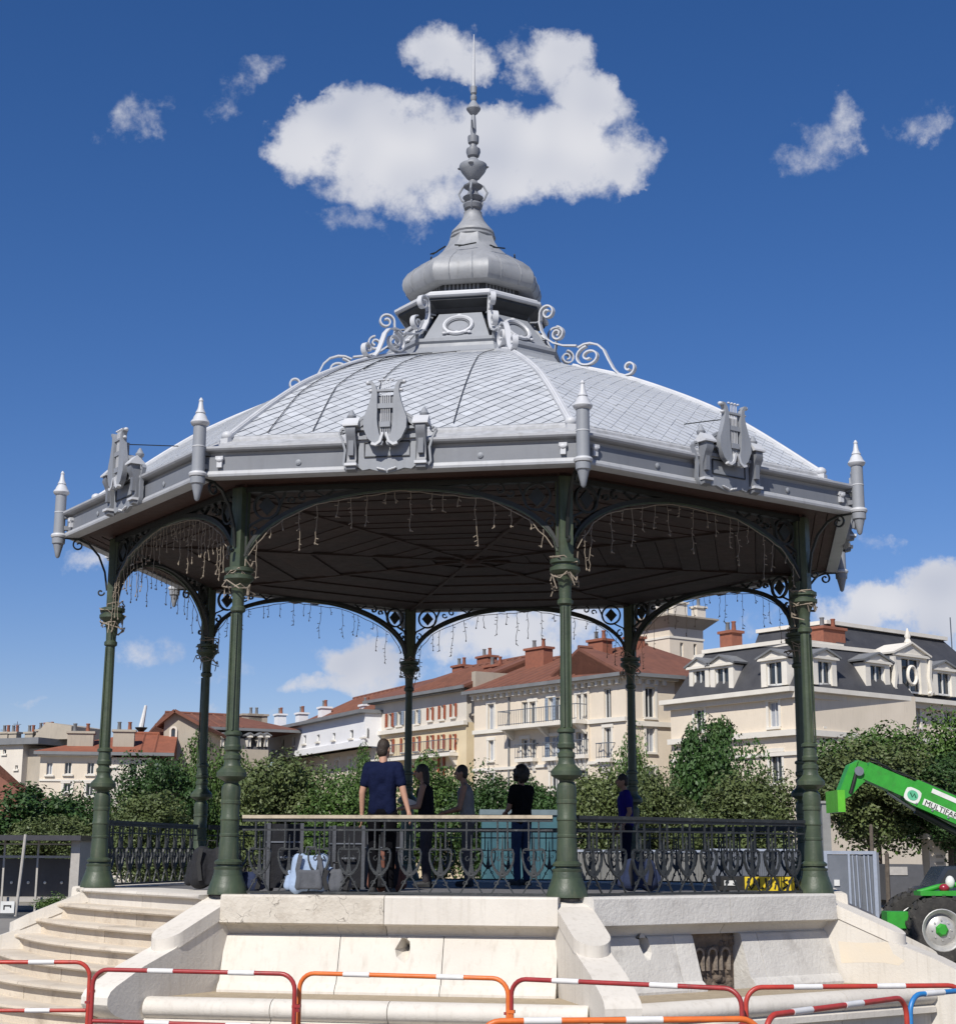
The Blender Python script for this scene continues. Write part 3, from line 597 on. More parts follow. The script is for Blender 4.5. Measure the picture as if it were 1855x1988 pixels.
for k in range(4):
    a = OA+.4+k*math.pi/2; c, s = math.cos(a), math.sin(a)
    MB().tube([(c*.05, s*.05, 10.42), (c*.16, s*.16, 10.38), (c*.22, s*.22, 10.27), (c*.17, s*.17, 10.16), (c*.10, s*.10, 10.13)], .018, 6).build('spire_handle', PAINT, spire, 50)
    MB().tube([(c*.06, s*.06, 10.16), (c*.15, s*.15, 10.11), (c*.12, s*.12, 10.01), (c*.08, s*.08, 9.99)], .016, 6).build('spire_leaf', PAINT, spire, 50)
    if k % 2 == 0: MB().tube([(c*.03, s*.03, 11.34), (c*.09, s*.09, 11.32), (c*.13, s*.13, 11.40), (c*.15, s*.15, 11.42)], .014, 6).build('spire_hook', PAINT_D, spire, 50)
    MB().lathe([(.0, 0), (.03, .0), (.045, .012), (.02, .02)], 8).build('urn_boss', PAINT, spire, loc=(c*.2, s*.2, 10.68))
# lantern panels with oval frames
pn = MB().hexa([(-.47, -1.25, 7.565), (.47, -1.25, 7.565), (.47, -1.19, 7.565), (-.47, -1.19, 7.565)], [(-.31, -.96, 8.02), (.31, -.96, 8.02), (.31, -.90, 8.02), (-.31, -.90, 8.02)]).build('lantern_panel', PAINT, bs)
def slope(x, z, o=0): q = (z-7.565)/.455; return (x, -1.25+.29*q-.84*o, z+.53*o)
ov = [slope(.2*math.cos(R(a)), 7.775+.155*math.sin(R(a)), .02) for a in range(0, 361, 15)]
MB().tube(ov, .03, 6).build('oval_frame', PAINT_L, pn, 50)
ov = [slope(.155*math.cos(R(a)), 7.775+.115*math.sin(R(a)), .012) for a in range(0, 361, 15)]
MB().tube(ov, .012, 5).build('oval_bead', PAINT_D, pn, 50)
lf = MB()
for i in range(7): x = -.18+.06*i; lf.ell(slope(x, 7.625+.008*(i % 2), .03), .035, .02, .022, 7, 5)
lf.build('garland', PAINT_L, pn, 50); MB().ell(slope(0, 7.945, .03), .05, .025, .028, 8, 6).build('keystone_leaf', PAINT_L, pn, 50)
for k in range(8):
    o = pn if k == 0 else copy_tree(pn, bs); o.rotation_euler = (0, 0, fa(k))
# ---- corner pendants
RP = 5.77
pd = MB().lathe([(.076,4.70),(.074,5.25)], 16, (0, -RP)).build('pendant', PAINT, bs, 40)
MB().lathe([(.07,4.645),(.1,4.655),(.108,4.68),(.1,4.70),(.08,4.71)], 16, (0, -RP)).build('pendant_collar', PAINT_L, pd, 30); MB().lathe([(.079,5.0),(.079,5.012)], 16, (0, -RP)).build('pendant_ring', PAINT_L, pd, 30)
MB().lathe([(.012,4.37),(.03,4.39),(.045,4.46),(.07,4.56),(.086,4.57),(.09,4.645)], 12, (0, -RP)).build('pendant_drop', PAINT, pd, 30)
MB().lathe([(.08,5.25),(.1,5.265),(.112,5.29),(.1,5.315),(.085,5.33),(.075,5.36),(.05,5.40),(.06,5.405),(.035,5.46),(.022,5.54),(.028,5.555),(.01,5.59)], 14, (0, -RP)).build('pendant_finial', PAINT_L, pd, 30)
builds('pendant_bracket', PAINT_D, pd, [MB().box(-.04, .04, -RP+.05, -RP+.16, z_, z_+.055) for z_ in (4.76, 4.92)])
eb = MB().strip([(-5.09, 3.95), (-5.13, 4.2), (-5.22, 4.42), (-5.36, 4.58), (-5.5, 4.64), (-5.74, 4.66)], .035, .028, plane='yz')
eb.strip([(-y_, z_) for y_, z_ in arc(5.50, 4.56, .085, 90, 90-420, 18, .02)], .03, .02, plane='yz')
eb.strip([(-y_, z_) for y_, z_ in arc(5.17, 3.92, .05, 180, 180+330, 12, .015)], .03, .02, plane='yz')
eb.strip([(-5.70, 4.645), (-5.80, 4.60), (-5.79, 4.45), (-5.77, 4.38)], .02, .014, plane='yz')
eb.build('eave_bracket', IRON, pd, 50)
for k in range(8):
    o = pd if k == 0 else copy_tree(pd, bs); o.rotation_euler = (0, 0, ca(k))
# ---- lyre crests in the middle of each fascia
Y0 = -5.275
cr = MB().prism([(-.33, 5.12), (-.33, 4.70)]+[(-.28, 4.66), (-.20, 4.675), (-.1, 4.645), (0, 4.622), (.1, 4.645), (.2, 4.675), (.28, 4.66)]+[(.33, 4.70), (.33, 5.12)], Y0-.035, Y0+.02).build('lyre_crest', PAINT, bs)
MB().strip([(-.26, 4.98), (-.26, 4.81), (.26, 4.81), (.26, 4.98), (-.26, 4.98)], .014, .014, off=Y0-.042).build('panel_border', DRUM, cr)
builds('crest_ledge', PAINT, cr, [MB().box(-.36, .36, Y0-.07, Y0-.034, 5.01, 5.05), MB().box(-.37, .37, Y0-.085, Y0+.02, 5.115, 5.145)])
MB().strip([(x, 5.13+.21*math.cos(x/.36*math.pi/2)) for x in [-.36+.72*i/18 for i in range(19)]], .13, .055, off=Y0-.03).build('crest_arch', PAINT, cr, 40)
MB().prism([(x, 5.11+.20*math.cos(x/.36*math.pi/2)) for x in [-.34+.68*i/14 for i in range(15)]]+[(.34, 5.1), (-.34, 5.1)], Y0-.01, Y0+.02).build('crest_tympanum', PAINT_D, cr)
for s in (-1, 1):
    k_ = MB().prism([(Y0-.02, 4.64), (Y0-.10, 4.66), (Y0-.11, 4.72), (Y0-.07, 4.78), (Y0-.08, 4.9), (Y0-.13, 5.03), (Y0-.16, 5.08), (Y0-.15, 5.15), (Y0-.02, 5.16)], s*.40-.055, s*.40+.055, 'yz').build('console', PAINT_D, cr, 40)
    MB().box(s*.40-.07, s*.40+.07, Y0-.13, Y0-.01, 4.70, 4.73).build('console_foot', PAINT_L, k_); MB().prism([(Y0-.175, 5.15), (Y0-.175, 5.17), (Y0-.09, 5.26), (Y0+.02, 5.17), (Y0+.02, 5.15)], s*.40-.09, s*.40+.09, 'yz').build('console_cap', PAINT_L, k_, 40)
    MB().box(s*.40-.03, s*.40+.03, Y0-.115, Y0-.05, 4.82, 5.0).build('console_leaf', PAINT_D, k_)
    MB().lathe([(.02,5.22),(.04,5.23),(.028,5.245),(.05,5.265),(.055,5.295),(.04,5.315),(.03,5.34),(.01,5.37)], 10, (s*.42, Y0-.03)).build('crest_urn', PAINT, cr, 40)
    MB().strip([(s*.36, 5.16), (s*.30, 5.24), (s*.20, 5.30)]+arc(s*.20, 5.26, .04, 90, 90+s*300, 8, .01), .08, .03, off=Y0-.06).build('crest_volute', PAINT, cr, 40)
    MB().strip([(s*.45, 4.66), (s*.50, 4.74), (s*.485, 4.9), (s*.52, 5.02), (s*.56, 5.10)]+arc(s*.52, 5.12, .04, 0, s*-300 if s > 0 else 300, 8, .01), .05, .025, off=Y0-.02).build('crest_wing', PAINT, cr, 40)
    # lyre arm
    MB().strip([(s*.02, 4.93), (s*.075, 4.95), (s*.13, 5.02), (s*.165, 5.12), (s*.17, 5.22), (s*.15, 5.32), (s*.135, 5.42), (s*.125, 5.52), (s*.135, 5.60), (s*.165, 5.645), (s*.195, 5.645)], .07, [.04, .09, .14, .165, .155, .12, .085, .06, .045, .035, .035], off=Y0-.14).build('lyre_arm', PAINT, cr, 40)
    builds('lyre_knob', PAINT_L, cr, [MB().ell((s*.205, Y0-.14, 5.645), .032, .03, .024, 8, 6), MB().ell((s*.175, Y0-.14, 5.55), .03, .025, .02, 8, 6)], 50)
    MB().strip([(s*.02, 5.05), (s*.05, 4.95), (s*.10, 4.915), (s*.15, 4.93)], .05, .03, off=Y0-.17).build('lyre_foot', PAINT_L, cr, 40)
builds('lyre_crossbar', PAINT, cr, [MB().box(-.13, .13, Y0-.165, Y0-.115, 5.535, 5.56), MB().box(-.11, .11, Y0-.16, Y0-.12, 5.34, 5.395), MB().box(-.06, .06, Y0-.17, Y0-.11, 5.12, 5.18)])
stg = MB()
for i in range(5): stg.box(-.052+.024*i, -.044+.024*i, Y0-.15, Y0-.142, 5.0, 5.66)
for i in range(4): MB().ell((-.075+.05*i, Y0-.146, 5.67), .02, .018, .014, 7, 5).build('string_peg', PAINT_L, cr, 50)
stg.build('lyre_string', PAINT_L, cr)
MB().box(-.12, .12, Y0-.11, Y0-.05, 5.15, 5.50).prism([(-.06, 5.0), (.06, 5.0), (.11, 5.2), (-.11, 5.2)], Y0-.12, Y0-.06).build('lyre_soundbox', PAINT_D, cr)
lf = MB()
for s in (-1, 1):
    for i in range(3): lf.ell((s*(.03+.03*i), Y0-.05, 4.655+.008*i), .03, .02, .012, 7, 5, Matrix.Rotation(-s*.5, 3, 'Y'))
lf.build('crest_leaf', PAINT_L, cr, 50)
MB().tube([(-.03, -4.6, 5.6), (-.02, -5.0, 5.55), (0, Y0-.1, 5.5)], .007, 5).build('crest_stay', IRON, cr)
for k in range(8):
    o = cr if k == 0 else copy_tree(cr, bs); o.rotation_euler = (0, 0, fa(k))
# ---- loose dark cables lying on the front roof face
for pts in ([(.12,3.9),(-.25,3.3),(-.42,2.5),(-.47,1.5),(-.4,.9)], [(-.3,3.8),(-.75,3.1),(-.85,2.2),(-.5,1.3),(-.3,.9)][:3], [(.62,3.7),(.55,2.8),(.62,1.6),(.66,.1)], [(-.55,3.7),(-1.1,2.6),(-1.45,1.2),(-1.55,.05)], [(-.25,3.75),(-.8,2.7),(-1.02,1.4),(-1.0,.05)]):
    P = []
    for (x0, s0), (x1, s1) in zip(pts, pts[1:]):
        P += [face_pt(x0+(x1-x0)*q/6, s0+(s1-s0)*q/6, .03) for q in range(6)]
    MB().tube(P+[face_pt(*pts[-1], .03)], .0055, 5).build('roof_cable', BLACK, bs, rotz=fa(0))
# ---- icicle light strings, one per bay
BAYW = ['above the front railing between two near columns', 'in the arch right of the front arch', 'in the arch at the far right end', 'in the far right back arch', 'in the back arch right of centre', 'in the back arch left of centre', 'in the far left back arch', 'in the arch over the stairs']
for k in range(8):
    rs = random.Random(20+k); root = thing('icicle_light_string', 'icicle light string hanging '+BAYW[k], 'string lights', (0, 0, 0), fa(k), 'icicle light strings in the arches')
    ts = [-1.79+3.58*i/44 for i in range(45)]; off = -AP-.065
    cz = [archz(t)-.05-.035*abs(math.sin(t*3.1+k))-(.05 if abs(t) > 1.6 else 0) for t in ts]
    P = [(t, off+rs.uniform(-.01, .01), z+rs.uniform(-.008, .008)) for t, z in zip(ts, cz)]
    MB().tube(P, .006, 5).build('cable', CABLE, root)
    nd = 19 if k != 7 else 34
    for i in range(nd):
        t = -1.72+3.44*(i+rs.uniform(-.3, .3))/(nd-1); t = max(-1.78, min(1.78, t))
        z = archz(t)-.07; L = rs.choice((.12, .2, .28, .36, .45, .55))*(1 if k != 7 else 1.2); b = MB(); x = t; pts = [(x, off, z)]
        nseg = max(3, int(L/.06))
        for q in range(nseg):
            x += rs.uniform(-.014, .014); pts.append((x, off+rs.uniform(-.01, .01), z-L*(q+1)/nseg))
            if rs.random() < .62:
                s = rs.choice((-1, 1)); p_ = pts[-1]; e = (p_[0]+s*rs.uniform(.02, .045), p_[1]-.01, p_[2]-rs.uniform(-.01, .035)); b.tube([p_, e], [.004, .006], 4)
        b.tube(pts, .0045, 4); b.ell(pts[-1], .011, .011, .017, 6, 4); b.build('light_drop', CABLE, root)
    for s in (-1, 1):       # tangle tied round the capital
        b = MB(); P = []
        for q in range(26):
            a = q*.62+rs.uniform(-.3, .3); rr = rs.uniform(.13, .2); P.append((s*1.913+rr*math.cos(a)*.9, -AP+rr*math.sin(a), 3.78-.016*q+rs.uniform(-.05, .05)))
        b.tube(P, .009, 4)
        for q in range(5):
            p_ = P[rs.randrange(26)]; b.tube([p_, (p_[0]+rs.uniform(-.06, .06), p_[1]-.02, p_[2]-rs.uniform(.06, .2))], .007, 4)
        b.build('cable_tangle', CABLE, root)

# patch of cream filler on the right-hand buttress
rs = random.Random(8); P = [(-5.33,-.54),(-5.62,-.55),(-5.93,-.53),(-5.99,-.66),(-6.12,-.735),(-6.05,-.79),(-5.88,-.765),(-5.62,-.77),(-5.36,-.79)]
MB().prism(P, -.1862, -.1845, 'yz').build('filler_patch', pmat('cream_filler', (.66,.575,.45), (.62,.56,.47), 3, .9, .1, 30), pl, rotz=ca(2), label='flat cream filler patch on the right-hand buttress')
# ------------------------------------------------------------------ buildings round the square
WALLC = pmat('cream_render', (.72,.63,.51), (.64,.56,.45), .5, .9, .1, 8, streak=.35, stain=(.45,.38,.29))
WALLY = pmat('yellow_render', (.72,.60,.40), (.62,.51,.33), .5, .9, .1, 8, streak=.4, stain=(.45,.36,.25))
WALLP = pmat('pale_render', (.66,.61,.53), (.58,.53,.46), .5, .9, .1, 8, streak=.4, stain=(.40,.35,.29))
WALLW = pmat('white_render', (.78,.78,.78), (.70,.70,.71), .6, .9, .1, 8)
WALLG = pmat('grey_render', (.42,.37,.30), (.35,.31,.25), .6, .9, .15, 8, streak=.5, stain=(.24,.21,.18))
TRIM = pmat('pale_trim', (.74,.70,.62), (.64,.60,.53), 1, .85)
TILE = pmat('clay_tile', (.20,.080,.050), (.14,.057,.038), 1.5, .9, .5, 5, stain=(.10,.05,.036), sscale=.6)
TILE2 = pmat('clay_tile_orange', (.29,.095,.05), (.21,.072,.04), 1.5, .9, .5, 5)
SLATE = pmat('slate', (.062,.062,.066), (.043,.043,.047), 1.3, .6, .3, 6)
BRICK = pmat('chimney_brick', (.30,.11,.065), (.22,.085,.055), 4, .9, .3, 14)
PANE = pmat('window_glass', (.03,.036,.045), (.02,.025,.03), .8, .12, spec=.7)
CURT = pmat('window_blind', (.36,.38,.42), (.28,.30,.34), 1.2, .4)
WFRM = pmat('window_frame', (.70,.70,.68), (.6,.6,.58), 3, .6)
SHUT = pmat('red_shutter', (.36,.10,.05), (.28,.08,.04), 3, .7)
SHUTG = pmat('grey_shutter', (.25,.30,.38), (.2,.25,.31), 3, .7)
IRONB = pmat('balcony_iron', (.12,.14,.17), (.09,.1,.12), 3, .6)
LEAD = pmat('grey_gutter', (.20,.205,.21), (.15,.155,.16), 1, .6)
class Fac:           # a building whose front wall runs from a to b (ground plan); local x along the wall, y into the house, z up from the ground
    def __init__(s, name, label, a, b, cat='building', group=None):
        s.a = Vector((a[0], a[1], GZ)); d = Vector((b[0]-a[0], b[1]-a[1])); s.L = d.length; s.rz = math.atan2(d.y, d.x)
        s.o = thing(name, label, cat, s.a, s.rz, group)
    def lz(s, p, y=0):
        d = ray(*p); n = Vector((-math.sin(s.rz), math.cos(s.rz), 0)); q = C0+d*(((s.a+n*y-C0).dot(n))/d.dot(n))-s.a
        return q.x*math.cos(s.rz)+q.y*math.sin(s.rz), q.z
    def rect(s, c, x0, y0, x1, y1):
        a, za = s.lz(c(x0, (y0+y1)/2)); b, zb = s.lz(c(x1, (y0+y1)/2)); m = (x0+x1)/2
        return a, b, s.lz(c(m, y1))[1], s.lz(c(m, y0))[1]
def wall(F, x0, x1, z0, z1, holes, m, name='wall', dep=.22, y=0, back=8.):
    holes = [h for h in holes if h[0] > x0 and h[1] < x1 and h[2] > z0 and h[3] < z1]
    xs = sorted({x0, x1, *[h[0] for h in holes], *[h[1] for h in holes]}); zs = sorted({z0, z1, *[h[2] for h in holes], *[h[3] for h in holes]})
    b = MB()
    for xa, xb in zip(xs, xs[1:]):
        for za, zb in zip(zs, zs[1:]):
            if any(h[0] <= (xa+xb)/2 <= h[1] and h[2] <= (za+zb)/2 <= h[3] for h in holes): continue
            b.add([(xa, y, za), (xb, y, za), (xb, y, zb), (xa, y, zb)], [(0, 1, 2, 3)])
    for h in holes:
        a, c, d, e = h
        b.add([(a, y, d), (c, y, d), (c, y, e), (a, y, e), (a, y+dep, d), (c, y+dep, d), (c, y+dep, e), (a, y+dep, e)], [(0, 1, 5, 4), (1, 2, 6, 5), (2, 3, 7, 6), (3, 0, 4, 7)])
    if back: b.add([(x0, y, z0), (x0, y+back, z0), (x1, y+back, z0), (x1, y, z0), (x0, y, z1), (x0, y+back, z1), (x1, y+back, z1), (x1, y, z1)], [(0, 1, 5, 4), (1, 2, 6, 5), (2, 3, 7, 6), (4, 5, 6, 7)])
    return b.build(name, m, F.o)
def window(F, h, shut=None, blind=False, trim=True, bars=1, dep=.2, y=0):
    a, b, c, d = h; t = .05
    w_ = MB().box(a, b, y+dep-.08, y+dep-.02, c, c+t).box(a, b, y+dep-.08, y+dep-.02, d-t, d)
    w_.box(a, a+t, y+dep-.08, y+dep-.02, c+t, d-t).box(b-t, b, y+dep-.08, y+dep-.02, c+t, d-t)
    for i in range(bars): x = a+(b-a)*(i+1)/(bars+1); w_.box(x-.022, x+.022, y+dep-.08, y+dep-.02, c+t, d-t)
    o = w_.build('window', WFRM, F.o)
    MB().box(a, b, y+dep-.015, y+dep+.05, c, d).build('pane', CURT if blind else PANE, o)
    MB().box(a-.12, b+.12, y-.14, y+.02, c-.12, c-.003).build('sill', TRIM, o)
    if trim: MB().box(a-.16, a-.002, y-.05, y+.02, c, d+.02).box(b+.002, b+.16, y-.05, y+.02, c, d+.02).box(a-.2, b+.2, y-.07, y+.02, d+.02, d+.22).build('surround', TRIM, o)
    if shut:
        for s in (0, 1):
            x0, x1 = (a-.02-(b-a)*.5, a-.02) if s == 0 else (b+.02, b+.02+(b-a)*.5)
            m_ = MB().box(x0, x1, y-.10, y-.055, c, d)
            for q in range(7): zz = c+(d-c)*(q+.5)/7; m_.box(x0+.04, x1-.04, y-.118, y-.1, zz-.05, zz+.04)
            m_.build('shutter', shut, o)
    return o
def windows(F, c, rects, **k):
    hs = [F.rect(c, *r) for r in rects]
    return hs
def gable(F, x0, x1, y0, y1, z, zr, m, over=.4, hipl=0, hipr=0, name='roof', th=.18):
    ym = (y0+y1)/2; b = MB()
    e = [(x0-over, y0-over, z), (x1+over, y0-over, z), (x1+over, y1+over, z), (x0-over, y1+over, z), (x0-over+hipl, ym, zr), (x1+over-hipr, ym, zr)]
    lo = [(p[0], p[1], p[2]-th) for p in e]
    b.add(e+lo, [(0, 1, 5, 4), (2, 3, 4, 5), (0, 4, 3), (1, 2, 5), (6, 7, 11, 10), (8, 9, 10, 11), (6, 10, 9), (7, 8, 11), (0, 1, 7, 6), (1, 2, 8, 7), (2, 3, 9, 8), (3, 0, 6, 9)])
    o = b.build(name, m, F.o)
    rt = MB(); n = int((x1-x0)/.9)
    for i in range(1, n):                       # cover-tile rolls running down the slope
        x = x0+(x1-x0)*i/n; fx0 = 0
        if x < x0+hipl or x > x1-hipr: continue
        rt.add([(x-.09, y0-over, z+.01), (x+.09, y0-over, z+.01), (x+.09, ym, zr+.01), (x-.09, ym, zr+.01), (x, y0-over, z+.09), (x, ym, zr+.09)], [(0, 4, 5, 3), (4, 1, 2, 5), (0, 1, 4)])
    if rt.v: rt.build('tile_roll', m, o)
    MB().tube([(x0-over+hipl, ym, zr+.02), (x1+over-hipr, ym, zr+.02)], .14, 7).build('ridge', m, o)
    MB().box(x0-over, x1+over, y0-over-.12, y0-over+.02, z-th-.05, z-.02).build('gutter', LEAD, o)
    return o
def chimney(F, x, y, z0, z1, w=.9, d=.7, m=BRICK, pots=2):
    o = MB().box(x-w/2, x+w/2, y-d/2, y+d/2, z0, z1).box(x-w/2-.1, x+w/2+.1, y-d/2-.1, y+d/2+.1, z1, z1+.15).build('chimney', m, F.o)
    for i in range(pots): MB().lathe([(.14, z1+.15), (.11, z1+.6), (.15, z1+.66), (.13, z1+.7)], 8, (x-w/2+w*(i+.5)/pots, y)).build('chimney_pot', BRICK if i % 2 else LEAD, o, 40)
    return o
def band(F, x0, x1, z0, z1, out, m=TRIM, name='string_course'): return MB().box(x0, x1, -out, .03, z0, z1).build(name, m, F.o)
def brow(F, c, px, py, y): return F.lz(c(px, py), y)
# --- cream corner house with balconies, middle right
ZT = 10.7
a, b = on_z(cF(945, 405), ZT), on_z(cF(1600, 322), ZT)
F = Fac('corner_house', 'cream corner house with long balconies and brown-red tiled roof, behind the right-hand columns', a, b)
ze = ZT-GZ
W1 = [(1005,460,1032,578),(1150,450,1175,545),(1186,450,1212,545),(1268,432,1290,532),(1294,430,1316,530),(1390,418,1412,530),(1418,415,1438,528),(1508,392,1538,520),(1008,618,1030,705),(1152,612,1180,695),(1188,610,1212,695),(1275,600,1310,690),(1388,582,1412,680),(1417,580,1440,678),(1510,562,1540,695),(1010,760,1032,830),(1155,750,1180,830),(1276,745,1310,830),(1400,745,1442,815),(1512,735,1542,820)]
hs = [F.rect(cF, *r) for r in W1]
wall(F, 0, F.L, 0, ze, hs, WALLC, back=11)
for i, h in enumerate(hs): window(F, h, blind=i in (0, 3, 8, 11), shut=SHUTG if i in (3, 11) else None, bars=1, trim=i % 3 != 1)
band(F, -.1, F.L+.1, ze-.35, ze-.003, .35, TRIM, 'cornice')
zb = F.lz(cF(1270, 545))[1]; xa, xb = F.lz(cF(1100, 570))[0], F.lz(cF(1440, 540))[0]
def balcony(F, x0, x1, z, out=1.0, h=.95, n=None):
    o = MB().box(x0, x1, -out, .02, z-.22, z).build('balcony', TRIM, F.o)
    r_ = MB().box(x0, x1, -out+.03, -out+.07, z+h-.05, z+h).box(x0, x1, -out+.03, -out+.07, z+.06, z+.1)
    for i in range(int((x1-x0)/.22)+1): x = x0+.02+i*.22; r_.box(x-.012, x+.012, -out+.04, -out+.06, z, z+h)
    r_.box(x0, x0+.04, -out, 0, z+h-.05, z+h).box(x1-.04, x1, -out, 0, z+h-.05, z+h); r_.build('balcony_railing', IRONB, o)
    for x in (x0+.3, (x0+x1)/2, x1-.3): MB().prism([(0, z-.22), (-out+.15, z-.22), (-.1, z-.8), (0, z-.8)], x-.12, x+.12, 'yz').build('balcony_bracket', TRIM, o)
balcony(F, xa, xb, zb)
for r in ((1262,600,1322,692), (1495,562,1556,697), (1143,612,1222,697), (1380,582,1446,682)):
    h = F.rect(cF, *r); balcony(F, h[0], h[1], h[2]+.02, .45, .9)
for x0, x1 in ((0, xa-.05), (xb+.05, F.L+.05)): band(F, x0, x1, zb-.25, zb, .16)
zc = F.lz(cF(1270, 720))[1]; band(F, 0, F.L+.02, zc-.18, zc, .12)
xp = F.lz(cF(1440, 500))[0]; band(F, xp, xp+.12, 0, ze-.36, .1, WALLC, 'pilaster'); xq = F.lz(cF(1100, 500))[0]; band(F, xq-.1, xq, 0, ze-.36, .1, LEAD, 'downpipe')
_, zr = F.lz(cF(1340, 255), 5.5); gable(F, 0, F.L, 0, 11, ze, zr, TILE, .55, 0, 4.5)
for px, py, ww in ((1225, 225, 1.9), (1490, 190, 1.4), (1040, 300, 1.7)):
    x, z = F.lz(cF(px, py), 4); chimney(F, x, 4, ze, z, ww, .8)
dent = MB()
for i in range(int(F.L/.6)): dent.box(i*.6+.1, i*.6+.3, -.33, -.02, ze-.62, ze-.352)
dent.build('eave_bracket', TRIM, F.o)
# right-hand face of that house
a2, b2 = (a, b); c2 = on_z(cF(1812, 337), ZT)
F2 = Fac('house_side_wing', 'cream side wing of the corner house with two tall shuttered windows, below the square tower', (b.x+.02, b.y), (c2.x, c2.y))
hs = [F2.rect(cF, *r) for r in ((1685,388,1727,518),(1690,562,1727,668),(1690,740,1727,830))]
wall(F2, .02, F2.L, 0, ze-.01, hs, WALLC, back=7)
for i, h in enumerate(hs): window(F2, h, blind=i > 0)
band(F2, 0, F2.L+.1, ze-.35, ze-.02, .3, TRIM, 'cornice'); z_ = F2.lz(cF(1700, 535))[1]; band(F2, 0.02, F2.L, z_-.28, z_, .15)
_, zr = F2.lz(cF(1640, 240), 4); gable(F2, -.2, F2.L, 0, 8, ze, zr+.1, TILE, .45, 0, 3.6)
x, z = F2.lz(cF(1640, 178), 5); chimney(F2, x, 5, ze, z, 1.0, .8)
dent = MB()
for i in range(int(F2.L/.6)): dent.box(i*.6+.1, i*.6+.3, -.28, -.02, ze-.62, ze-.352)
dent.build('eave_bracket', TRIM, F2.o)
# --- square tower
p0 = at(cG(215, 400), 84); W_ = 3.1; al = R(34.7)
F = Fac('square_tower', 'square cream stair tower with a flared dark cornice and rooftop chimneys', (p0.x, p0.y), (p0.x+W_*math.cos(al), p0.y+W_*math.sin(al)))
ztw = F.lz(cG(215, 165))[1]
hs = [F.rect(cG, 272, 255, 290, 355), F.rect(cG, 349, 262, 366, 345)]
wall(F, 0, W_, 0, ztw, hs, WALLC, back=W_)
for h in hs: window(F, h, trim=False, bars=0)
zt2 = F.lz(cG(215, 110))[1]; q = .75
MB().hexa([(-.02, -.02, ztw), (W_+.02, -.02, ztw), (W_+.02, W_, ztw), (-.02, W_, ztw)], [(-q, -q, zt2), (W_+q, -q, zt2), (W_+q, W_+q, zt2), (-q, W_+q, zt2)]).box(-q-.04, W_+q+.04, -q-.04, W_+q+.04, zt2+.002, zt2+.12).build('flared_cornice', WALLG, F.o)
MB().box(-.06, W_+.06, -.06, -.001, ztw-.75, ztw-.6).box(-.06, -.001, 0, W_, ztw-.75, ztw-.6).build('string_course', TRIM, F.o)
for x, y, h_, w_ in ((.2, 1.2, 1.0, .9), (1.5, .8, 1.15, 1.3), (3.0, .3, .9, .8)): chimney(F, x, y, zt2+.1, zt2+h_, w_, .6, WALLP, 1)
# --- slate mansard house on the right: two street faces meeting at a corner
ZM = 8.9
pa, pb, pc = on_z(cG(215, 590), ZM), on_z(cG(945, 507), ZM), on_z(cG(1855, 600), ZM)
pc = Vector((pb.x+(pc.x-pb.x)*1.5, pb.y+(pc.y-pb.y)*1.5, 0)); zm = ZM-GZ
def dormer(F, c, x0, y0, x1, y1, ornate=False):
    a_, b_, z0, z1 = F.rect(c, x0, y0, x1, y1); w_ = b_-a_; zz = z0+(z1-z0)*.74; m_ = (a_+b_)/2
    b0_ = MB().box(a_+.1, m_-w_*.27, -.12, 1.4, z0, zz).box(m_+w_*.27, b_-.1, -.12, 1.4, z0, zz).box(m_-w_*.27, m_+w_*.27, -.12, 1.4, zz-.14, zz)
    o = b0_.build('dormer', TRIM, F.o)
    MB().box(m_-w_*.27, m_+w_*.27, .1, .16, z0, zz-.14).build('pane', PANE, o)
    MB().box(m_-.04, m_+.04, .02, .09, z0, zz-.14).box(m_-w_*.27, m_+w_*.27, .02, .09, z0+.02, z0+.12).box(m_-w_*.27, m_-w_*.27+.08, .02, .09, z0+.12, zz-.14).box(m_+w_*.27-.08, m_+w_*.27, .02, .09, z0+.12, zz-.14).build('window_frame', WFRM, o)
    MB().box(a_-.02, b_+.02, -.25, -.121, zz-.02, zz+.12).prism([(a_-.05, zz+.122), (b_+.05, zz+.122), (m_, z1)], -.16, 1.6).build('pediment', TRIM, o)
    for s in (-1, 1):
        e0, e1 = Vector((m_+s*(w_/2+.15), zz+.10)), Vector((m_, z1+.06)); MB().strip([e0, e1], 1.9, .1, off=.65).build('dormer_roof', LEAD if not ornate else TRIM, o)
    if ornate:
        MB().tube([(m_+.38*math.cos(R(t)), -.16, z0+(zz-z0)*.48+.5*math.sin(R(t))) for t in range(0, 361, 20)], .1, 6).build('oval_frame', TRIM, o, 60)
        MB().lathe([(.16, z1-.1), (.22, z1+.1), (.12, z1+.3), (.18, z1+.45), (.03, z1+.9)], 8, (m_, .0)).build('dormer_finial', TRIM, o, 40)
        for s in (-1, 1): MB().strip([(m_+s*(w_/2-.1), z0), (m_+s*(w_/2+.1), z0+.2), (m_+s*(w_/2-.05), z0+1.0), (m_+s*(w_/2+.08), zz-.1)], .25, .2, off=-.16).build('dormer_console', TRIM, o, 40)
    return o
F = Fac('mansard_house', 'cream town house with slate mansard roof and white pedimented dormers, right of the square tower', pa, pb)
hs = [F.rect(cG, *r) for r in ((355,638,412,765),(780,595,838,740),(788,885,858,1065),(355,900,412,1040))]
wall(F, 0, F.L, 0, zm, hs, WALLC, back=9)
for i, h in enumerate(hs): window(F, h, blind=i == 1)
for z0, z1, o_ in ((zm-.55, zm-.25, .25), (zm-.248, zm, .6)): band(F, -.3, F.L+.0, z0, z1, o_, TRIM if o_ > .3 else WALLP, 'cornice')
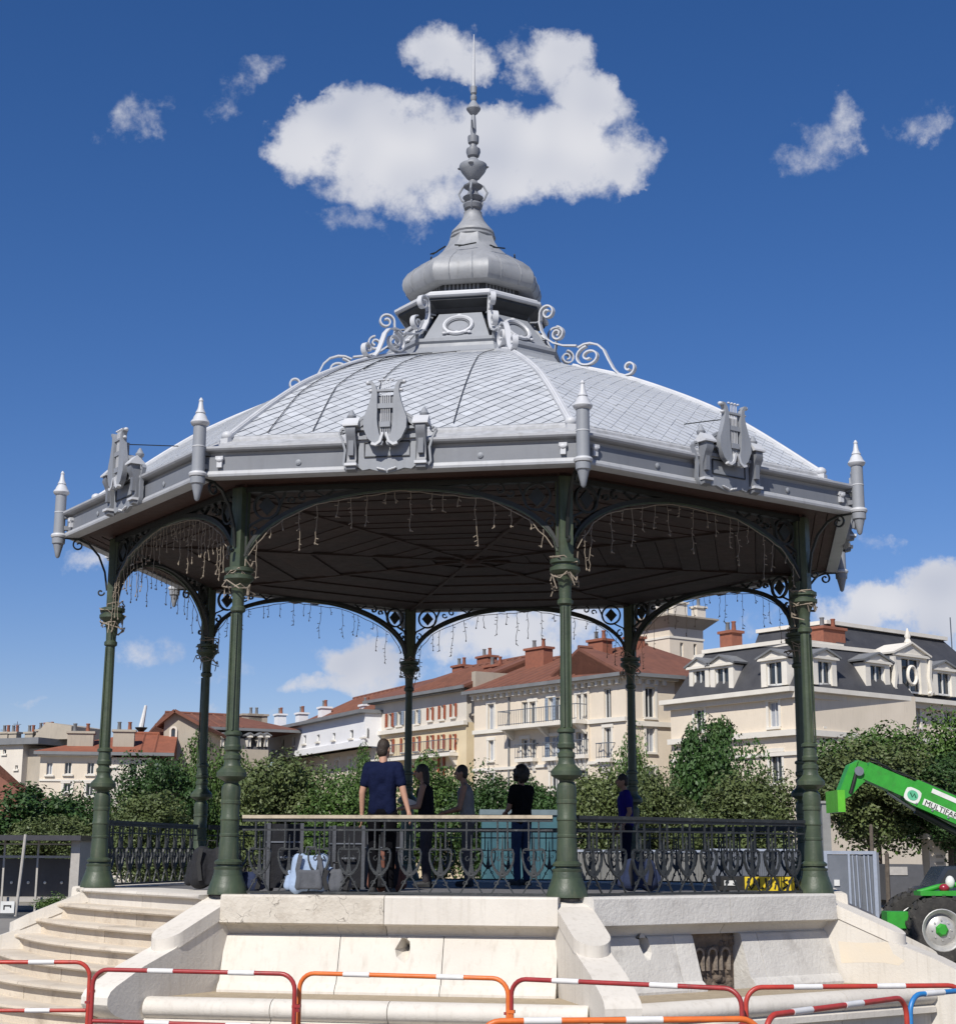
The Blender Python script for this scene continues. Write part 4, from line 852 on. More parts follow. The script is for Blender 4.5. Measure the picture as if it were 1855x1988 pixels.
z_ = F.lz(cG(790, 765))[1]; band(F, 0, F.L, z_-.3, z_, .3); band(F, 0, F.L, z_-1.3, z_-1.1, .12)
zt_ = F.lz(cG(580, 320), 1.6)[1]
def mansard(F, x0, x1, z0, zt, ins=1.6, dep=9, nl=True, nr=False, il=.7, ir=0):
    b = MB().hexa([(x0, .05, z0), (x1, .05, z0), (x1, dep, z0), (x0, dep, z0)], [(x0+il, ins, zt), (x1-ir, ins, zt), (x1-ir, dep-1, zt), (x0+il, dep-1, zt)])
    o = b.build('mansard_roof', SLATE, F.o)
    MB().box(x0+il-.15, x1-ir+.1, ins-.25, dep-.9, zt+.002, zt+.22).build('mansard_cap', TRIM, o); return o
mr_ = mansard(F, 0, F.L, zm+.002, zt_, ir=1.6)
x_ = F.lz(cG(645, 430), .8)[0]; MB().hexa([(x_-.12, -.02, zm), (x_+.12, -.02, zm), (x_+.12, .1, zm), (x_-.12, .1, zm)], [(x_-.12, 1.5, zt_), (x_+.12, 1.5, zt_), (x_+.12, 1.65, zt_), (x_-.12, 1.65, zt_)]).build('party_ridge', TRIM, mr_)
for r in ((325,350,452,557),(445,335,592,540),(735,300,900,505)): dormer(F, cG, *r)
x, z = F.lz(cG(562, 205), 3); chimney(F, x, 3, zm+1, z, 1.0, .8)
F = Fac('mansard_wing', 'right-hand wing of the slate mansard house with ornate stone oval dormer, above the green trees', (pb.x, pb.y), (pc.x, pc.y))
hs = [F.rect(cG, *r) for r in ((1088,590,1145,738),(1385,612,1450,735),(1590,630,1645,740),(1785,650,1835,745),(1090,890,1150,1060),(1390,890,1450,1060),(1590,900,1645,1060))]
wall(F, .003, F.L, 0, zm, hs, WALLC, back=0)
for i, h in enumerate(hs): window(F, h, blind=i == 0)
for z0, z1, o_ in ((zm-.55, zm-.25, .25), (zm-.248, zm, .6)): band(F, 0, F.L+.3, z0, z1, o_, TRIM if o_ > .3 else WALLP, 'cornice')
z_ = F.lz(cG(1060, 760))[1]; band(F, 0.02, F.L, z_-.3, z_, .3)
xk = F.lz(cG(1275, 430), .6)[0]; zt1 = F.lz(cG(1150, 285), 1.6)[1]; zt2 = F.lz(cG(1500, 205), 4)[1]
mansard(F, .02, xk, zm+.002, zt1, il=1.6, ir=0); mansard(F, xk+.35, F.L, zm+.004, zt2, 4, 10, il=1.5, ir=2)
MB().hexa([(xk, -.03, zm), (xk+.3, -.03, zm), (xk+.3, .2, zm), (xk, .2, zm)], [(xk, 1.6, zt1), (xk+.3, 1.6, zt1), (xk+.3, 1.9, zt1), (xk, 1.9, zt1)]).build('party_ridge', TRIM, F.o)
for r in ((1018,298,1165,500),(1318,322,1470,525),(1705,368,1850,560)): dormer(F, cG, *r)
dormer(F, cG, 1485, 265, 1685, 545, True)
x, z = F.lz(cG(1118, 185), 3.4); chimney(F, x, 3.4, zm+1, z, 1.9, .9)
# --- yellow house with red shutters
a, b = on_z(cF(515, 445), 11.2), on_z(cF(912, 380), 11.2); ze = 11.2-GZ
F = Fac('shuttered_house', 'yellowish house with brick-red shutters and tiled roof, seen behind the man in navy', a, b)
W6 = [(572,500,590,560),(612,492,632,552),(690,485,706,545),(750,475,764,530),(800,465,815,525),(850,458,864,515),(575,612,592,670),(635,606,650,668),(690,600,706,664),(750,595,765,655),(797,592,812,655),(848,590,862,660),(575,700,592,770),(690,692,706,770),(797,685,812,770)]
hs = [F.rect(cF, *r) for r in W6]; zs_ = F.lz(cF(715, 562))[1]
wall(F, 0, F.L, 0, zs_, hs, WALLY, back=10); wall(F, 0, F.L, zs_+.002, ze, hs, WALLP, back=10)
for i, h in enumerate(hs): window(F, h, shut=SHUT if i not in (1, 2) else SHUTG, trim=False, bars=1)
band(F, -.1, F.L+.1, zs_-.18, zs_+.1, .28); band(F, -.2, F.L+.2, ze-.3, ze-.02, .5, LEAD, 'cornice')
balcony(F, .8, F.L-1, F.lz(cF(715, 685))[1], .7, .9)
_, zr = F.lz(cF(860, 312), 5); gable(F, 0, F.L, 0, 10, ze, zr, TILE, .6, 5, 0)
MB().box(F.L+.45, F.L+.95, .1, 10, ze-2, zr-1.4).build('party_wall', WALLG, F.o)
for px, py, ww in ((890, 300, 1.4), (1000, 260, 1.5)): x, z = F.lz(cF(px, py), 6); chimney(F, x, 6, ze+1, z, ww, .8)
# --- long white house
a, b = on_z(cF(80, 590), 10.2), on_z(cF(528, 500), 10.2); ze = 10.2-GZ
F = Fac('white_house', 'long white house with overhanging top storey and row of white chimneys, above the hedge trees', a, b)
F.a = F.a+Vector((math.sin(F.rz), -math.cos(F.rz), 0)); hs = [F.rect(cF, *r) for r in ((108,610,120,645),(155,602,167,640),(203,595,215,632),(405,572,420,608),(458,565,472,602),(330,585,342,615),(262,592,274,622))]
zl = F.lz(cF(300, 668))[1]; F.a = F.a-Vector((math.sin(F.rz), -math.cos(F.rz), 0))
wall(F, 0, F.L, zl, ze, hs, WALLW, back=10, y=-1.0)
for h in hs: window(F, h, trim=False, bars=0, y=-1.0, dep=.2)
hs2 = [F.rect(cF, *r) for r in ((292,710,306,768),(344,705,358,762),(190,722,204,770),(400,698,414,760),(460,690,474,755),(130,730,144,775))]
wall(F, 0, F.L, 0, zl-.003, hs2, WALLC, back=9)
for h in hs2: window(F, h)
MB().box(-.1, F.L+.1, -1.2, -1.002, zl, zl+.45).build('parapet', WALLW, F.o)
MB().box(-.2, F.L+.2, -1.5, 1, ze+.002, ze+.25).build('eave', LEAD, F.o)
_, zr = F.lz(cF(400, 490), 5); gable(F, 2, F.L, .5, 10, ze+.28, zr+1.0, TILE, .2, 3, 0)
for px, py in ((104, 510), (197, 505), (296, 480), (478, 470)): x, z = F.lz(cF(px, py), 2); chimney(F, x, 2, ze, z, .95, .8, WALLW, 2)
# --- grey gable house with dark mansard, left
a, b = on_z(cL(1240, 290), 8.2), on_z(cL(1665, 305), 8.2)
F = Fac('slate_attic_house', 'house with red roof over a dark slate attic of white dormers, beside the grey gable', a, b)
zk = 8.2-GZ; zt = F.lz(cL(1450, 185), 1)[1]
wall(F, 0, F.L, 0, zk, [], WALLG, back=10); mansard(F, 0, F.L, zk+.002, zt, 1.0, 10, il=.2, ir=.3)
for x0 in (1295, 1362, 1527, 1590, 1632): dormer(F, cL, x0, 205, x0+34, 285)
_, zr = F.lz(cL(1400, 95), 6); gable(F, -1, F.L+2.5, .6, 10, zt+.2, zr, TILE, .3, 0, 4)
for px, py in ((1555, 95), (1590, 95)): x, z = F.lz(cL(px, py), 5); chimney(F, x, 5, zt, z, 1.6, .9, WALLG, 1)
a, b = at(cL(1012, 290), 88), at(cL(1240, 290), 88)
F = Fac('grey_gable_house', 'tall grey rendered gable end with one small arched opening, left of the far column', a, b)
xg, zg = F.lz(cL(1090, 72)); _, z0 = F.lz(cL(1012, 125)); _, z1 = F.lz(cL(1240, 150))
h = F.rect(cL, 1062, 182, 1090, 250)
MB().prism([(0, 0), (F.L, 0), (F.L, z1), (xg, zg), (0, z0)], 0, 9).build('wall', WALLG, F.o)
wd = MB().box(h[0], h[1], -.06, -.02, h[2], h[3]).build('opening', PANE, F.o); MB().strip([(h[0]-.05, h[2]), (h[0]-.05, h[3])]+arc((h[0]+h[1])/2, h[3], (h[1]-h[0])/2+.05, 180, 0, 8)+[(h[1]+.05, h[3]), (h[1]+.05, h[2])], .16, .14, off=-.05).build('surround', WALLP, wd)
for e0, e1 in (((-.5, z0-.35), (xg, zg+.1)), ((xg, zg+.1), (F.L+.4, z1-.2))): MB().strip([e0, e1], 10, .22, off=4.5).build('roof_slope', TILE, F.o)
# --- cream house with hipped red roof, left
a, b = on_z(cL(255, 312), 6.9), on_z(cL(690, 318), 6.9); ze = 6.9-GZ
F = Fac('hip_roof_house', 'cream house with orange-red hipped roof and tall grey chimneys, left background', a, b)
hs = [F.rect(cL, *r) for r in ((290,382,326,458),(402,380,445,455),(542,382,585,455),(395,512,440,565),(535,512,580,590))]
wall(F, 0, F.L, 0, ze, hs, WALLC, back=9)
for i, h in enumerate(hs): window(F, h, trim=i > 2, blind=i == 0)
z_ = F.lz(cL(450, 490))[1]; band(F, 0, F.L, z_-.1, z_+.02, .08)
band(F, -.2, F.L+.1, ze-.3, ze-.01, .35, TRIM, 'cornice')
_, zr = F.lz(cL(560, 200), 4.5); gable(F, 0, F.lz(cL(1046, 300))[0], 0, 9, ze, zr, TILE2, .4, 6, 0)
for px, py, w_ in ((505, 205, 1.7), (772, 195, 1.4)): x, z = F.lz(cL(px, py), 1.4); chimney(F, x, 1.4, ze, z, w_, .9, WALLG, 2)
F3 = Fac('pale_annex', 'pale grey two-storey annex under the red roof, beside the cream hipped house', (b.x+.05, b.y+.03), (b.x+.05+(b.x-a.x)*.55, b.y+.03+(b.y-a.y)*.55))
hs = [F3.rect(cL, *r) for r in ((690,382,716,405),(808,385,850,462))]
wall(F3, 0, F3.L, 0, ze-.35, hs, WALLP, back=8)
for h in hs: window(F3, h, trim=False)
# --- far left: flat-roofed pale house, and a low red roof in front of it
a, b = on_z(cL(-90, 278), 8.6), on_z(cL(240, 268), 8.6); ze = 8.6-GZ
F = Fac('flat_roof_house', 'weathered pale house with flat grey roof and aerials at the far left', a, b)
hs = [F.rect(cL, 20, 300, 40, 330), F.rect(cL, 95, 400, 112, 425)]
wall(F, 0, F.L*.72, 0, ze, hs, WALLP, back=8)
for h in hs: window(F, h, trim=False, bars=0)
MB().box(-.3, F.L+.3, -.4, 8, ze+.002, ze+.5).build('roof', LEAD, F.o)
wall(F, F.L*.72+.01, F.L, 0, ze-.3, [], WALLG, name='return_wall', y=.6)
MB().prism([(F.L*.55, ze+.5), (F.L+1.5, ze+.5), (F.L+1.5, ze+1.5), (F.L*.8, ze+1.9)], 2, 7).build('attic', WALLG, F.o)
for px, py in ((40, 205), (95, 205), (265, 190), (310, 185), (195, 205)): x, z = F.lz(cL(px, py), 3); chimney(F, x, 3, ze, z, .8, .6, WALLG, 2)
for px, py in ((30, 165), (110, 128), (262, 155)): x, z = F.lz(cL(px, py), 3); MB().tube([(x, 3, ze), (x, 3, z)], .03, 5).tube([(x-.4, 3, z-.2), (x+.4, 3, z-.25)], .02, 4).tube([(x-.25, 3, z-.5), (x+.25, 3, z-.5)], .02, 4).build('aerial', IRONB, F.o)
p, q = at(cL(-260, 500), 62), at(cL(330, 520), 62)
F = Fac('low_pavilion', 'low building with plain brown-red roof at the left edge behind the dark tree', p, q, 'building')
wall(F, 0, F.L, 0, 3.6, [], WALLG, back=7); _, zr = F.lz(cL(0, 385), 3.5); gable(F, 0, F.L, 0, 7, 3.65, zr, TILE, .5, 1.5, 5.5)
# --- two aerial masts and one lamp mast
p = at(cL(870, 300), 92); zt = at(cL(880, 28), 92).z; zm_ = at(cL(872, 165), 92).z
t = thing('mast', 'slim mast with a tall white tapering top beside the red roofs', 'mast', (p.x, p.y, GZ))
MB().tube([(0, 0, 0), (0, 0, zm_-GZ)], .13, 8).build('pole', IRON, t); MB().tube([(0, 0, zm_-GZ), (.25, 0, zt-GZ)], [.2, .1], 8).build('top_section', WFRM, t); MB().lathe([(.2, zm_-GZ-.3), (.45, zm_-GZ-.05), (.45, zm_-GZ)], 8).ell((.9, 0, zm_-GZ-.6), .5, .3, .3, 8, 6).tube([(0, 0, zm_-GZ-.6), (.9, 0, zm_-GZ-.6)], .05, 5).build('collar', IRON, t)
p = at(cG(1838, 400), 96); zt = at(cG(1822, 110), 96).z
t = thing('aerial', 'thin aerial mast on the skyline at the right edge', 'aerial', (p.x, p.y, GZ)); MB().tube([(0, 0, 0), (0, 0, zt-GZ)], .05, 5).build('pole', IRONB, t); MB().tube([(-.6, 0, zt-GZ-4), (.6, 0, zt-GZ-4)], .03, 4).tube([(-.4, 0, zt-GZ-4.8), (.4, 0, zt-GZ-4.8)], .03, 4).build('crossbar', IRONB, t)
# ------------------------------------------------------------------ trees
def leafmat(name, c1, c2, c3):
    m = pmat(name, c1, c2, 1.1, .55, stain=c3, sscale=2.2, rnd=.18, spec=.35); return m
LEAVES = [leafmat('leaf_mid', (.085,.15,.03), (.04,.085,.017), (.17,.22,.06)), leafmat('leaf_dark', (.045,.095,.022), (.022,.052,.013), (.09,.15,.04)), leafmat('leaf_olive', (.11,.14,.045), (.055,.078,.025), (.22,.25,.11))]
BARK = pmat('bark', (.13,.105,.08), (.075,.06,.048), 8, .95, .6, 20)
def crown_mesh(seed, n, rx, rz, leaf, cone=0):
    g_ = np.random.default_rng(seed); cl = []
    nc = 52
    while len(cl) < nc:
        p_ = g_.uniform(-1, 1, 3)
        d = np.linalg.norm(p_)
        if d > 1 or d < .35 and g_.random() < .6: continue
        if cone and abs(p_[0])+abs(p_[1]) > 1.5*(1-(p_[2]+1)/2*cone): continue
        cl.append(p_*(.72+.38*g_.random()))
    cl = np.array(cl); per = n//nc
    ctr = np.repeat(cl, per, 0)*[rx, rx, rz]; sig = np.repeat(g_.uniform(.10, .30, nc), per)[:, None]*rx
    off = g_.normal(0, 1, (len(ctr), 3)); off /= np.maximum(1, np.linalg.norm(off, axis=1, keepdims=True)/1.7); ctr = ctr+off*sig
    nr = off/np.linalg.norm(off, axis=1, keepdims=True)+g_.normal(0, .75, ctr.shape)+[0, 0, .35]; nr /= np.linalg.norm(nr, axis=1, keepdims=True)
    a_ = np.cross(nr, g_.normal(0, 1, ctr.shape)); a_ /= np.linalg.norm(a_, axis=1, keepdims=True); b_ = np.cross(nr, a_)
    s_ = (leaf*g_.uniform(.6, 1.25, len(ctr)))[:, None]
    v = np.stack([ctr-a_*s_, ctr-b_*s_*.55+nr*s_*.12, ctr+a_*s_, ctr+b_*s_*.55+nr*s_*.12], 1).reshape(-1, 3)
    me = bpy.data.meshes.new('crown'); k = len(ctr)
    me.vertices.add(k*4); me.vertices.foreach_set('co', v.astype(np.float32).ravel())
    me.loops.add(k*4); me.loops.foreach_set('vertex_index', np.arange(k*4, dtype=np.int32))
    me.polygons.add(k); me.polygons.foreach_set('loop_start', np.arange(0, k*4, 4, dtype=np.int32)); me.polygons.foreach_set('loop_total', np.full(k, 4, dtype=np.int32)); me.update()
    return me
CR = {}
def tree(label, px, top, hw, Y, kind=0, shape='round', trunk_h=1.6, seed=0, group='trees round the square', bot=None):
    p = at((px, 1650), Y); sc_ = (Y-C0.y)/FPX; zt = at((px, top+9), Y).z; rx = hw*sc_*.93
    z0 = GZ+trunk_h if bot is None else bot; rz = (zt-z0)/2
    t = thing('tree', label, 'tree', (p.x, Y, GZ), random.uniform(0, 6), group)
    key = (shape, round(rx/rz*2), seed % 3, kind)
    if key not in CR:
        me = crown_mesh(len(CR)+5, 24000, 1, 1, .039, .9 if shape == 'cone' else 0); me.materials.append(LEAVES[kind]); CR[key] = me
    o = link('crown', CR[key], t, (0, 0, (zt+z0)/2-GZ)); o.scale = (rx, rx, rz*.96)
    b = MB().tube([(0, 0, -.05), (.03, 0, trunk_h*.6), (0, .02, (zt-GZ)*.55), (.05, 0, (zt-GZ)*.85)], [.15, .12, .09, .03], 8)
    for i in range(7):
        a_ = i*2.4; z_ = trunk_h+(zt-z0)*.07*i; b.tube([(0, 0, z_), (rx*.35*math.cos(a_), rx*.35*math.sin(a_), z_+rz*.35), (rx*.7*math.cos(a_), rx*.7*math.sin(a_), z_+rz*.6)], [.06, .04, .012], 5)
    b.build('trunk', BARK, t, 60)
    return t
TR = [('dark leafy tree at the left edge behind the shelter', 30, 1508, 145, 43, 1, 'round'), ('dark tree between the left edge and the nearest left column', 150, 1530, 85, 46, 1, 'round'),
 ('lighter olive bush tree behind the glass shelter roof', 110, 1568, 95, 40, 2, 'round'),
 ('mid-green tree just right of the leftmost column', 300, 1448, 100, 45, 1, 'round'), ('olive tree low behind the left railing', 285, 1528, 105, 38, 2, 'round'), ('bright green tree behind the dark far-left column', 415, 1418, 75, 47, 0, 'round'),
 ('broad olive-green tree right of the second column from the left', 540, 1464, 110, 39, 2, 'round'), ('green tree with light leaves left of the man in navy', 645, 1500, 90, 37, 0, 'round'), ('small tree top showing left of the head of the man in navy', 712, 1444, 48, 46, 0, 'round'),
 ('green tree behind the woman in black vest', 845, 1476, 85, 43, 0, 'round'), ('dark green tree behind the man in grey vest', 955, 1492, 90, 40, 1, 'round'), ('dark tree behind the person with bushy hair', 1050, 1508, 80, 38, 1, 'round'),
 ('olive tree just right of the front right column', 1180, 1490, 100, 38, 2, 'round'), ('slim green tree behind the far right dark column', 1232, 1395, 55, 46, 0, 'cone'), ('olive tree left of the tall green tree', 1275, 1490, 85, 40, 2, 'round'),
 ('tall green tree in front of the mansard house', 1392, 1380, 98, 44, 1, 'round'), ('broad olive tree low in front of the tall green tree', 1450, 1488, 115, 37, 2, 'round'),
 ('large green tree right of the right-hand column', 1705, 1392, 130, 47, 0, 'round'), ('large olive-brown tree behind the green boom', 1690, 1436, 135, 38, 2, 'round'), ('green tree at the right edge above the boom', 1850, 1390, 120, 45, 0, 'round'), ('dark tree at the right edge below the boom', 1845, 1465, 120, 38, 1, 'round')]
for i, (lb, px, top, hw, Y, kd, shp) in enumerate(TR): tree(lb, px, top, hw, Y, kd, shp, .7 if px < 1600 else 2.2, i)
# --- shelter, shrub and signs on the left
p = at((-60, 1700), 30); q = at((160, 1700), 30); L_ = q.x-p.x
t = thing('shelter', 'dark glazed shelter with pale frame at the left edge behind the stairs', 'shelter', (p.x, 30, GZ)); hh = at((80, 1622), 30).z-GZ
GREYM = paint('dark_grey_panel', (.05,.048,.055), .4); PALEM = paint('pale_metal', (.45,.42,.38), .5)
MB().box(-.3, L_+.1, -.9, 1.3, hh-.16, hh).build('roof', GREYM, t); MB().box(L_-.28, L_, -.5, 1.0, 0, hh-.16).build('end_post', PALEM, t)
MB().box(0, L_-.3, .9, .96, .5, hh-.75).build('back_panel', GREYM, t)
for i in range(4): MB().box(.02+i*(L_-.4)/3-.03, .02+i*(L_-.4)/3+.03, -.03, .03, 0, hh-.16).build('post', PALEM, t)
builds('transom', PALEM, t, [MB().box(0, L_-.3, -.04, .02, hh-.72, hh-.64), MB().box(0, L_-.3, -.04, .02, hh-.3, hh-.25)])
MB().box(0, L_-.3, .3, .9, .35, .5).build('bench', PALEM, t)
for i in range(5):
    MB().ell((.6+i*.55, .87, .95), .05, .03, .05, 8, 6).build('light_spot', WFRM, t)
p = at((30, 1690), 27.5); MBp = thing('sign_post', 'slim grey post with a small white sign, in front of the shelter', 'sign', (p.x, 27.5, GZ))
zt = at((48, 1620), 27.5).z-GZ; MB().tube([(.1, 0, 0), (.25, 0, zt)], .05, 8).build('post', PALEM, MBp)
sgn = MB().box(-.35, .07, -.1, -.06, .1, .45).build('sign_plate', WFRM, MBp); MB().box(-.26, -.02, -.108, -.101, .30, .34).box(-.26, -.22, -.108, -.101, .2, .30).box(-.06, -.02, -.108, -.101, .26, .30).build('sign_mark', BLACK, sgn)
def shrub(px, py, Y, r, label):
    p = on_z((px, py), GZ); p = at((px, py), Y); t = thing('shrub', label, 'shrub', (p.x, Y, GZ)); key = 'shrub'
    me = crown_mesh(99, 5000, 1, 1, .06); me.materials.append(LEAVES[0]); o = link('foliage', me, t, (0, 0, r*.75)); o.scale = (r*1.3, r, r*.8)
    MB().tube([(0, 0, -.05), (.02, 0, r*.6)], [.04, .02], 6).build('stem', BARK, t)
shrub(102, 1730, 26.5, .42, 'low round green shrub beside the shelter left of the stairs')
# --- site objects behind the railings on the right
STEEL = pmat('galvanised', (.22,.235,.265), (.17,.185,.21), 3, .45, .05, 20, metal=.3); STEELL = paint('pale_steel', (.36,.40,.48), .4)
TEAL = paint('teal_paint', (.055,.14,.165), .4); YEL = paint('yellow_paint', (.75,.55,.02), .5)
def hoarding(px0, px1, Y, top, label, n, m):
    a_, b_ = at((px0, 1700), Y), at((px1, 1700), Y); h_ = at(((px0+px1)/2, top), Y).z-GZ; L_ = b_.x-a_.x
    t = thing('site_hoarding', label, 'hoarding', (a_.x, Y, GZ))
    pan = None
    for i in range(n):
        x0, x1 = L_*i/n, L_*(i+1)/n-.02; b = MB(); k = 8
        prof = []
        for j in range(k): xx = x0+(x1-x0)*j/k; wd = (x1-x0)/k; prof += [(xx, 0), (xx+wd*.35, 0), (xx+wd*.5, .035), (xx+wd*.85, .035)]
        prof.append((x1, 0)); b.prism(prof+[(x1, .06), (x0, .06)], .1, h_-.06, 'xy'); b.build('sheet', m, t)
        MB().box(x0-.02, x0+.03, .07, .12, 0, h_-.06).build('post', STEELL, t)
    MB().box(0, L_, -.02, .1, h_-.055, h_).build('top_rail', STEELL, t)
hoarding(1115, 1372, 17, 1650, 'grey corrugated hoarding behind the middle of the right-hand railing', 5, pmat('grey_sheet_dull', (.23,.23,.22), (.17,.17,.165), 3, .6))
hoarding(1376, 1570, 16, 1648, 'blue-grey steel sheet hoarding behind the right end of the railing', 6, STEEL)
a_ = at((1600, 1700), 13); b_ = at((1702, 1700), 13); h_ = at((1650, 1652), 13).z-GZ; L_ = b_.x-a_.x
t = thing('fence_panel', 'blue-grey framed sheet fence panel standing right of the right-hand column', 'fence', (a_.x, 13, GZ))
MB().box(0, .07, 0, .06, 0, h_).box(L_-.08, L_, 0, .06, 0, h_).box(.07, L_-.08, 0, .06, h_-.07, h_).box(L_*.45, L_*.45+.05, 0, .06, 0, h_-.07).build('frame', STEELL, t)
for i, (x0, x1) in enumerate(((.075, L_*.45-.005), (L_*.45+.055, L_*.7), (L_*.7+.01, L_-.085))): MB().box(x0, x1, .02+.01*i, .045+.01*i, .1, h_-.075).build('sheet', STEEL, t)
MB().box(.2, .32, -.01, .019, h_-.75, h_-.62).build('notice', WFRM, t)
for x_ in (.58, .66, .80, .88): MB().tube([(L_*x_, -.01, .05), (L_*(x_-.04), -.01, h_-.09)], .016, 6).build('stay_bar', STEELL, t)
MB().box(L_+.001, L_+.05, 0, 1.2, 0, h_-.03).build('return_panel', STEEL, t)
p = at((1606, 1700), 17.5); h_ = at((1606, 1560), 17.5).z-GZ
t = thing('concrete_post', 'square grey concrete post behind the right-hand column', 'post', (p.x, 17.5, GZ)); MB().box(-.1, .1, -.1, .1, 0, h_).build('shaft', pmat('concrete', (.27,.27,.26), (.2,.2,.195), 3, .9), t); MB().box(-.14, .14, -.14, .14, h_, h_+.06).build('cap', pmat('concrete_cap', (.3,.3,.29), (.22,.22,.21), 3, .9), t)
a_, b_ = at((935, 1600), 14), at((1096, 1600), 14); h_ = at((1060, 1572), 14).z-GZ
t = thing('site_cabin', 'teal blue site cabin behind the back railing right of centre', 'cabin', (a_.x, 14, GZ)); L_ = b_.x-a_.x
MB().box(0, L_, 0, 2.3, .15, h_-.12).build('body', TEAL, t); MB().box(-.05, L_+.05, -.05, 2.35, h_-.119, h_).build('roof', paint('cabin_roof', (.16,.21,.23), .5), t)
for i in range(4): MB().box(.1+i*L_/4, L_/4*(i+1)-.1, -.03, -.002, .9, h_-.5).build('panel', paint('teal_panel', (.045,.115,.14), .35), t)
MB().box(.0, L_, -.08, -.001, .3, .5).build('skid', STEEL, t)
# yellow/black lettered board on a low black plinth behind the right railing
p, q = at((1395, 1720), -2.6), at((1548, 1720), -2.6); L_ = q.x-p.x
t = thing('equipment_trolley', 'low black trolley with yellow board of bold black shapes behind the right railing', 'trolley', (p.x, -2.6, 0))
MB().box(0, L_, -.02, .5, .03, .08).box(.03, L_-.03, .02, .45, .08, .20).build('deck', BLACK, t); MB().box(.06, .20, -.03, -.021, .09, .15).build('white_label', WFRM, t)
brd = MB().box(L_*.32, L_*.94, -.05, -.025, .03, .195).build('yellow_board', YEL, t)
for i, x in enumerate((.40, .52, .62, .72, .83)):
    x = L_*x; b = MB()
    if i in (0, 2): b.strip([(x-.035, .18), (x-.03, .09), (x, .05), (x+.03, .09), (x+.035, .18)], .006, .022, off=-.054)
    elif i == 1: b.strip([(x-.02, .175), (x-.02, .06), (x+.035, .06)], .006, .02, off=-.054)
    elif i == 3: b.strip([(x-.025, .05), (x+.01, .175), (x+.035, .05)], .006, .02, off=-.054)
    else: b.strip([(x+.03, .165), (x-.03, .14), (x+.03, .095), (x-.03, .05)], .006, .022, off=-.054)
    b.build('black_letter', BLACK, brd)
for x in (.1, L_-.1): 
    for y in (.05, .42): MB().lathe([(.03, -.015), (.03, .015)], 10).build('castor', BLACK, t, loc=(x, y, .03)).rotation_euler = (math.pi/2, 0, 0)
# --- small hut, pickup and kiosk beyond the fence on the right
p, q = at((1722, 1700), 31), at((1792, 1700), 31); L_ = q.x-p.x; h_ = at((1750, 1678), 31).z-GZ
t = thing('grey_trailer', 'dark grey box trailer with a pale vent under the right-hand trees', 'trailer', (p.x, 31, GZ)); 
DG = paint('trailer_grey', (.10,.10,.105), .5); MB().box(0, L_, 0, 1.6, .5, h_).build('body', DG, t); MB().box(.02, L_*.55, -.03, -.002, h_-.35, h_-.08).build('vent', PALEM, t); MB().box(.1, L_-.1, .2, 1.4, .3, .5).build('chassis', BLACK, t)
for x in (.4, L_-.4):
    MB().lathe([(.05, -.1), (.3, -.1), (.3, .1), (.05, .1)], 14).build('wheel', BLACK, t, loc=(x, .15, .3)).rotation_euler = (math.pi/2, 0, 0)
p = at((1790, 1720), 27); t = thing('pickup', 'dark blue pickup with a lit rear window, parked under the right-hand trees', 'pickup', (p.x, 27, GZ)); NV = paint('navy_car_paint', (.03,.04,.06), .25)
MB().prism([(0, .45), (0, .95), (.25, 1.02), (1.3, 1.05), (1.65, 1.02), (4.3, 1.0), (4.4, .45)], 0, 1.7).build('body', NV, t)
MB().prism([(.35, 1.03), (.75, 1.62), (1.55, 1.65), (1.68, 1.03)], .1, 1.6).build('cab', NV, t)
MB().prism([(.55, 1.1), (.82, 1.52), (1.1, 1.54), (1.1, 1.1)], .08, .099).build('window', PANE, t); MB().prism([(1.18, 1.1), (1.18, 1.54), (1.48, 1.56), (1.55, 1.1)], .08, .099).build('window', STEELL, t)
for x in (.8, 3.5):
    wh = MB().lathe([(.2, -.11), (.36, -.1), (.36, .1), (.2, .11)], 18).build('wheel', BLACK, t, loc=(x, .12, .36)); wh.rotation_euler = (math.pi/2, 0, 0); MB().lathe([(.02, .02), (.2, .1), (.21, .0)], 14).build('rim', STEELL, wh)
p, q = at((1803, 1660), 38), at((1834, 1660), 38); h_ = at((1815, 1618), 38).z-GZ; L_ = q.x-p.x
t = thing('tan_kiosk', 'narrow tan kiosk with vents beyond the pickup', 'kiosk', (p.x, 38, GZ)); MB().box(0, L_, 0, 1, 0, h_-.2).build('body', WALLC, t); MB().prism([(-.1, h_-.2), (L_+.25, h_-.35), (L_+.25, h_-.25), (-.1, h_)], -.1, 1.1).build('roof', TRIM, t)
for i in range(3): MB().box(L_*.4, L_*.85, -.02, -.001, h_-.9-.25*i, h_-.8-.25*i).build('vent', WALLG, t)
for px, py, Y, hpx in ((1718, 1650, 17, 1655), (1690, 1640, 24, 1600)):
    p = at((px, py), Y); t = thing('timber_post', 'weathered timber post right of the fence panel' if px == 1718 else 'thin tree stake behind the fence panel', 'post', (p.x, Y, GZ)); zt = at((px, hpx), Y).z-GZ; MB().tube([(0, 0, 0), (.02, 0, zt-.05), (.02, 0, zt)], [.06, .055, .03], 7).build('shaft', BARK, t)
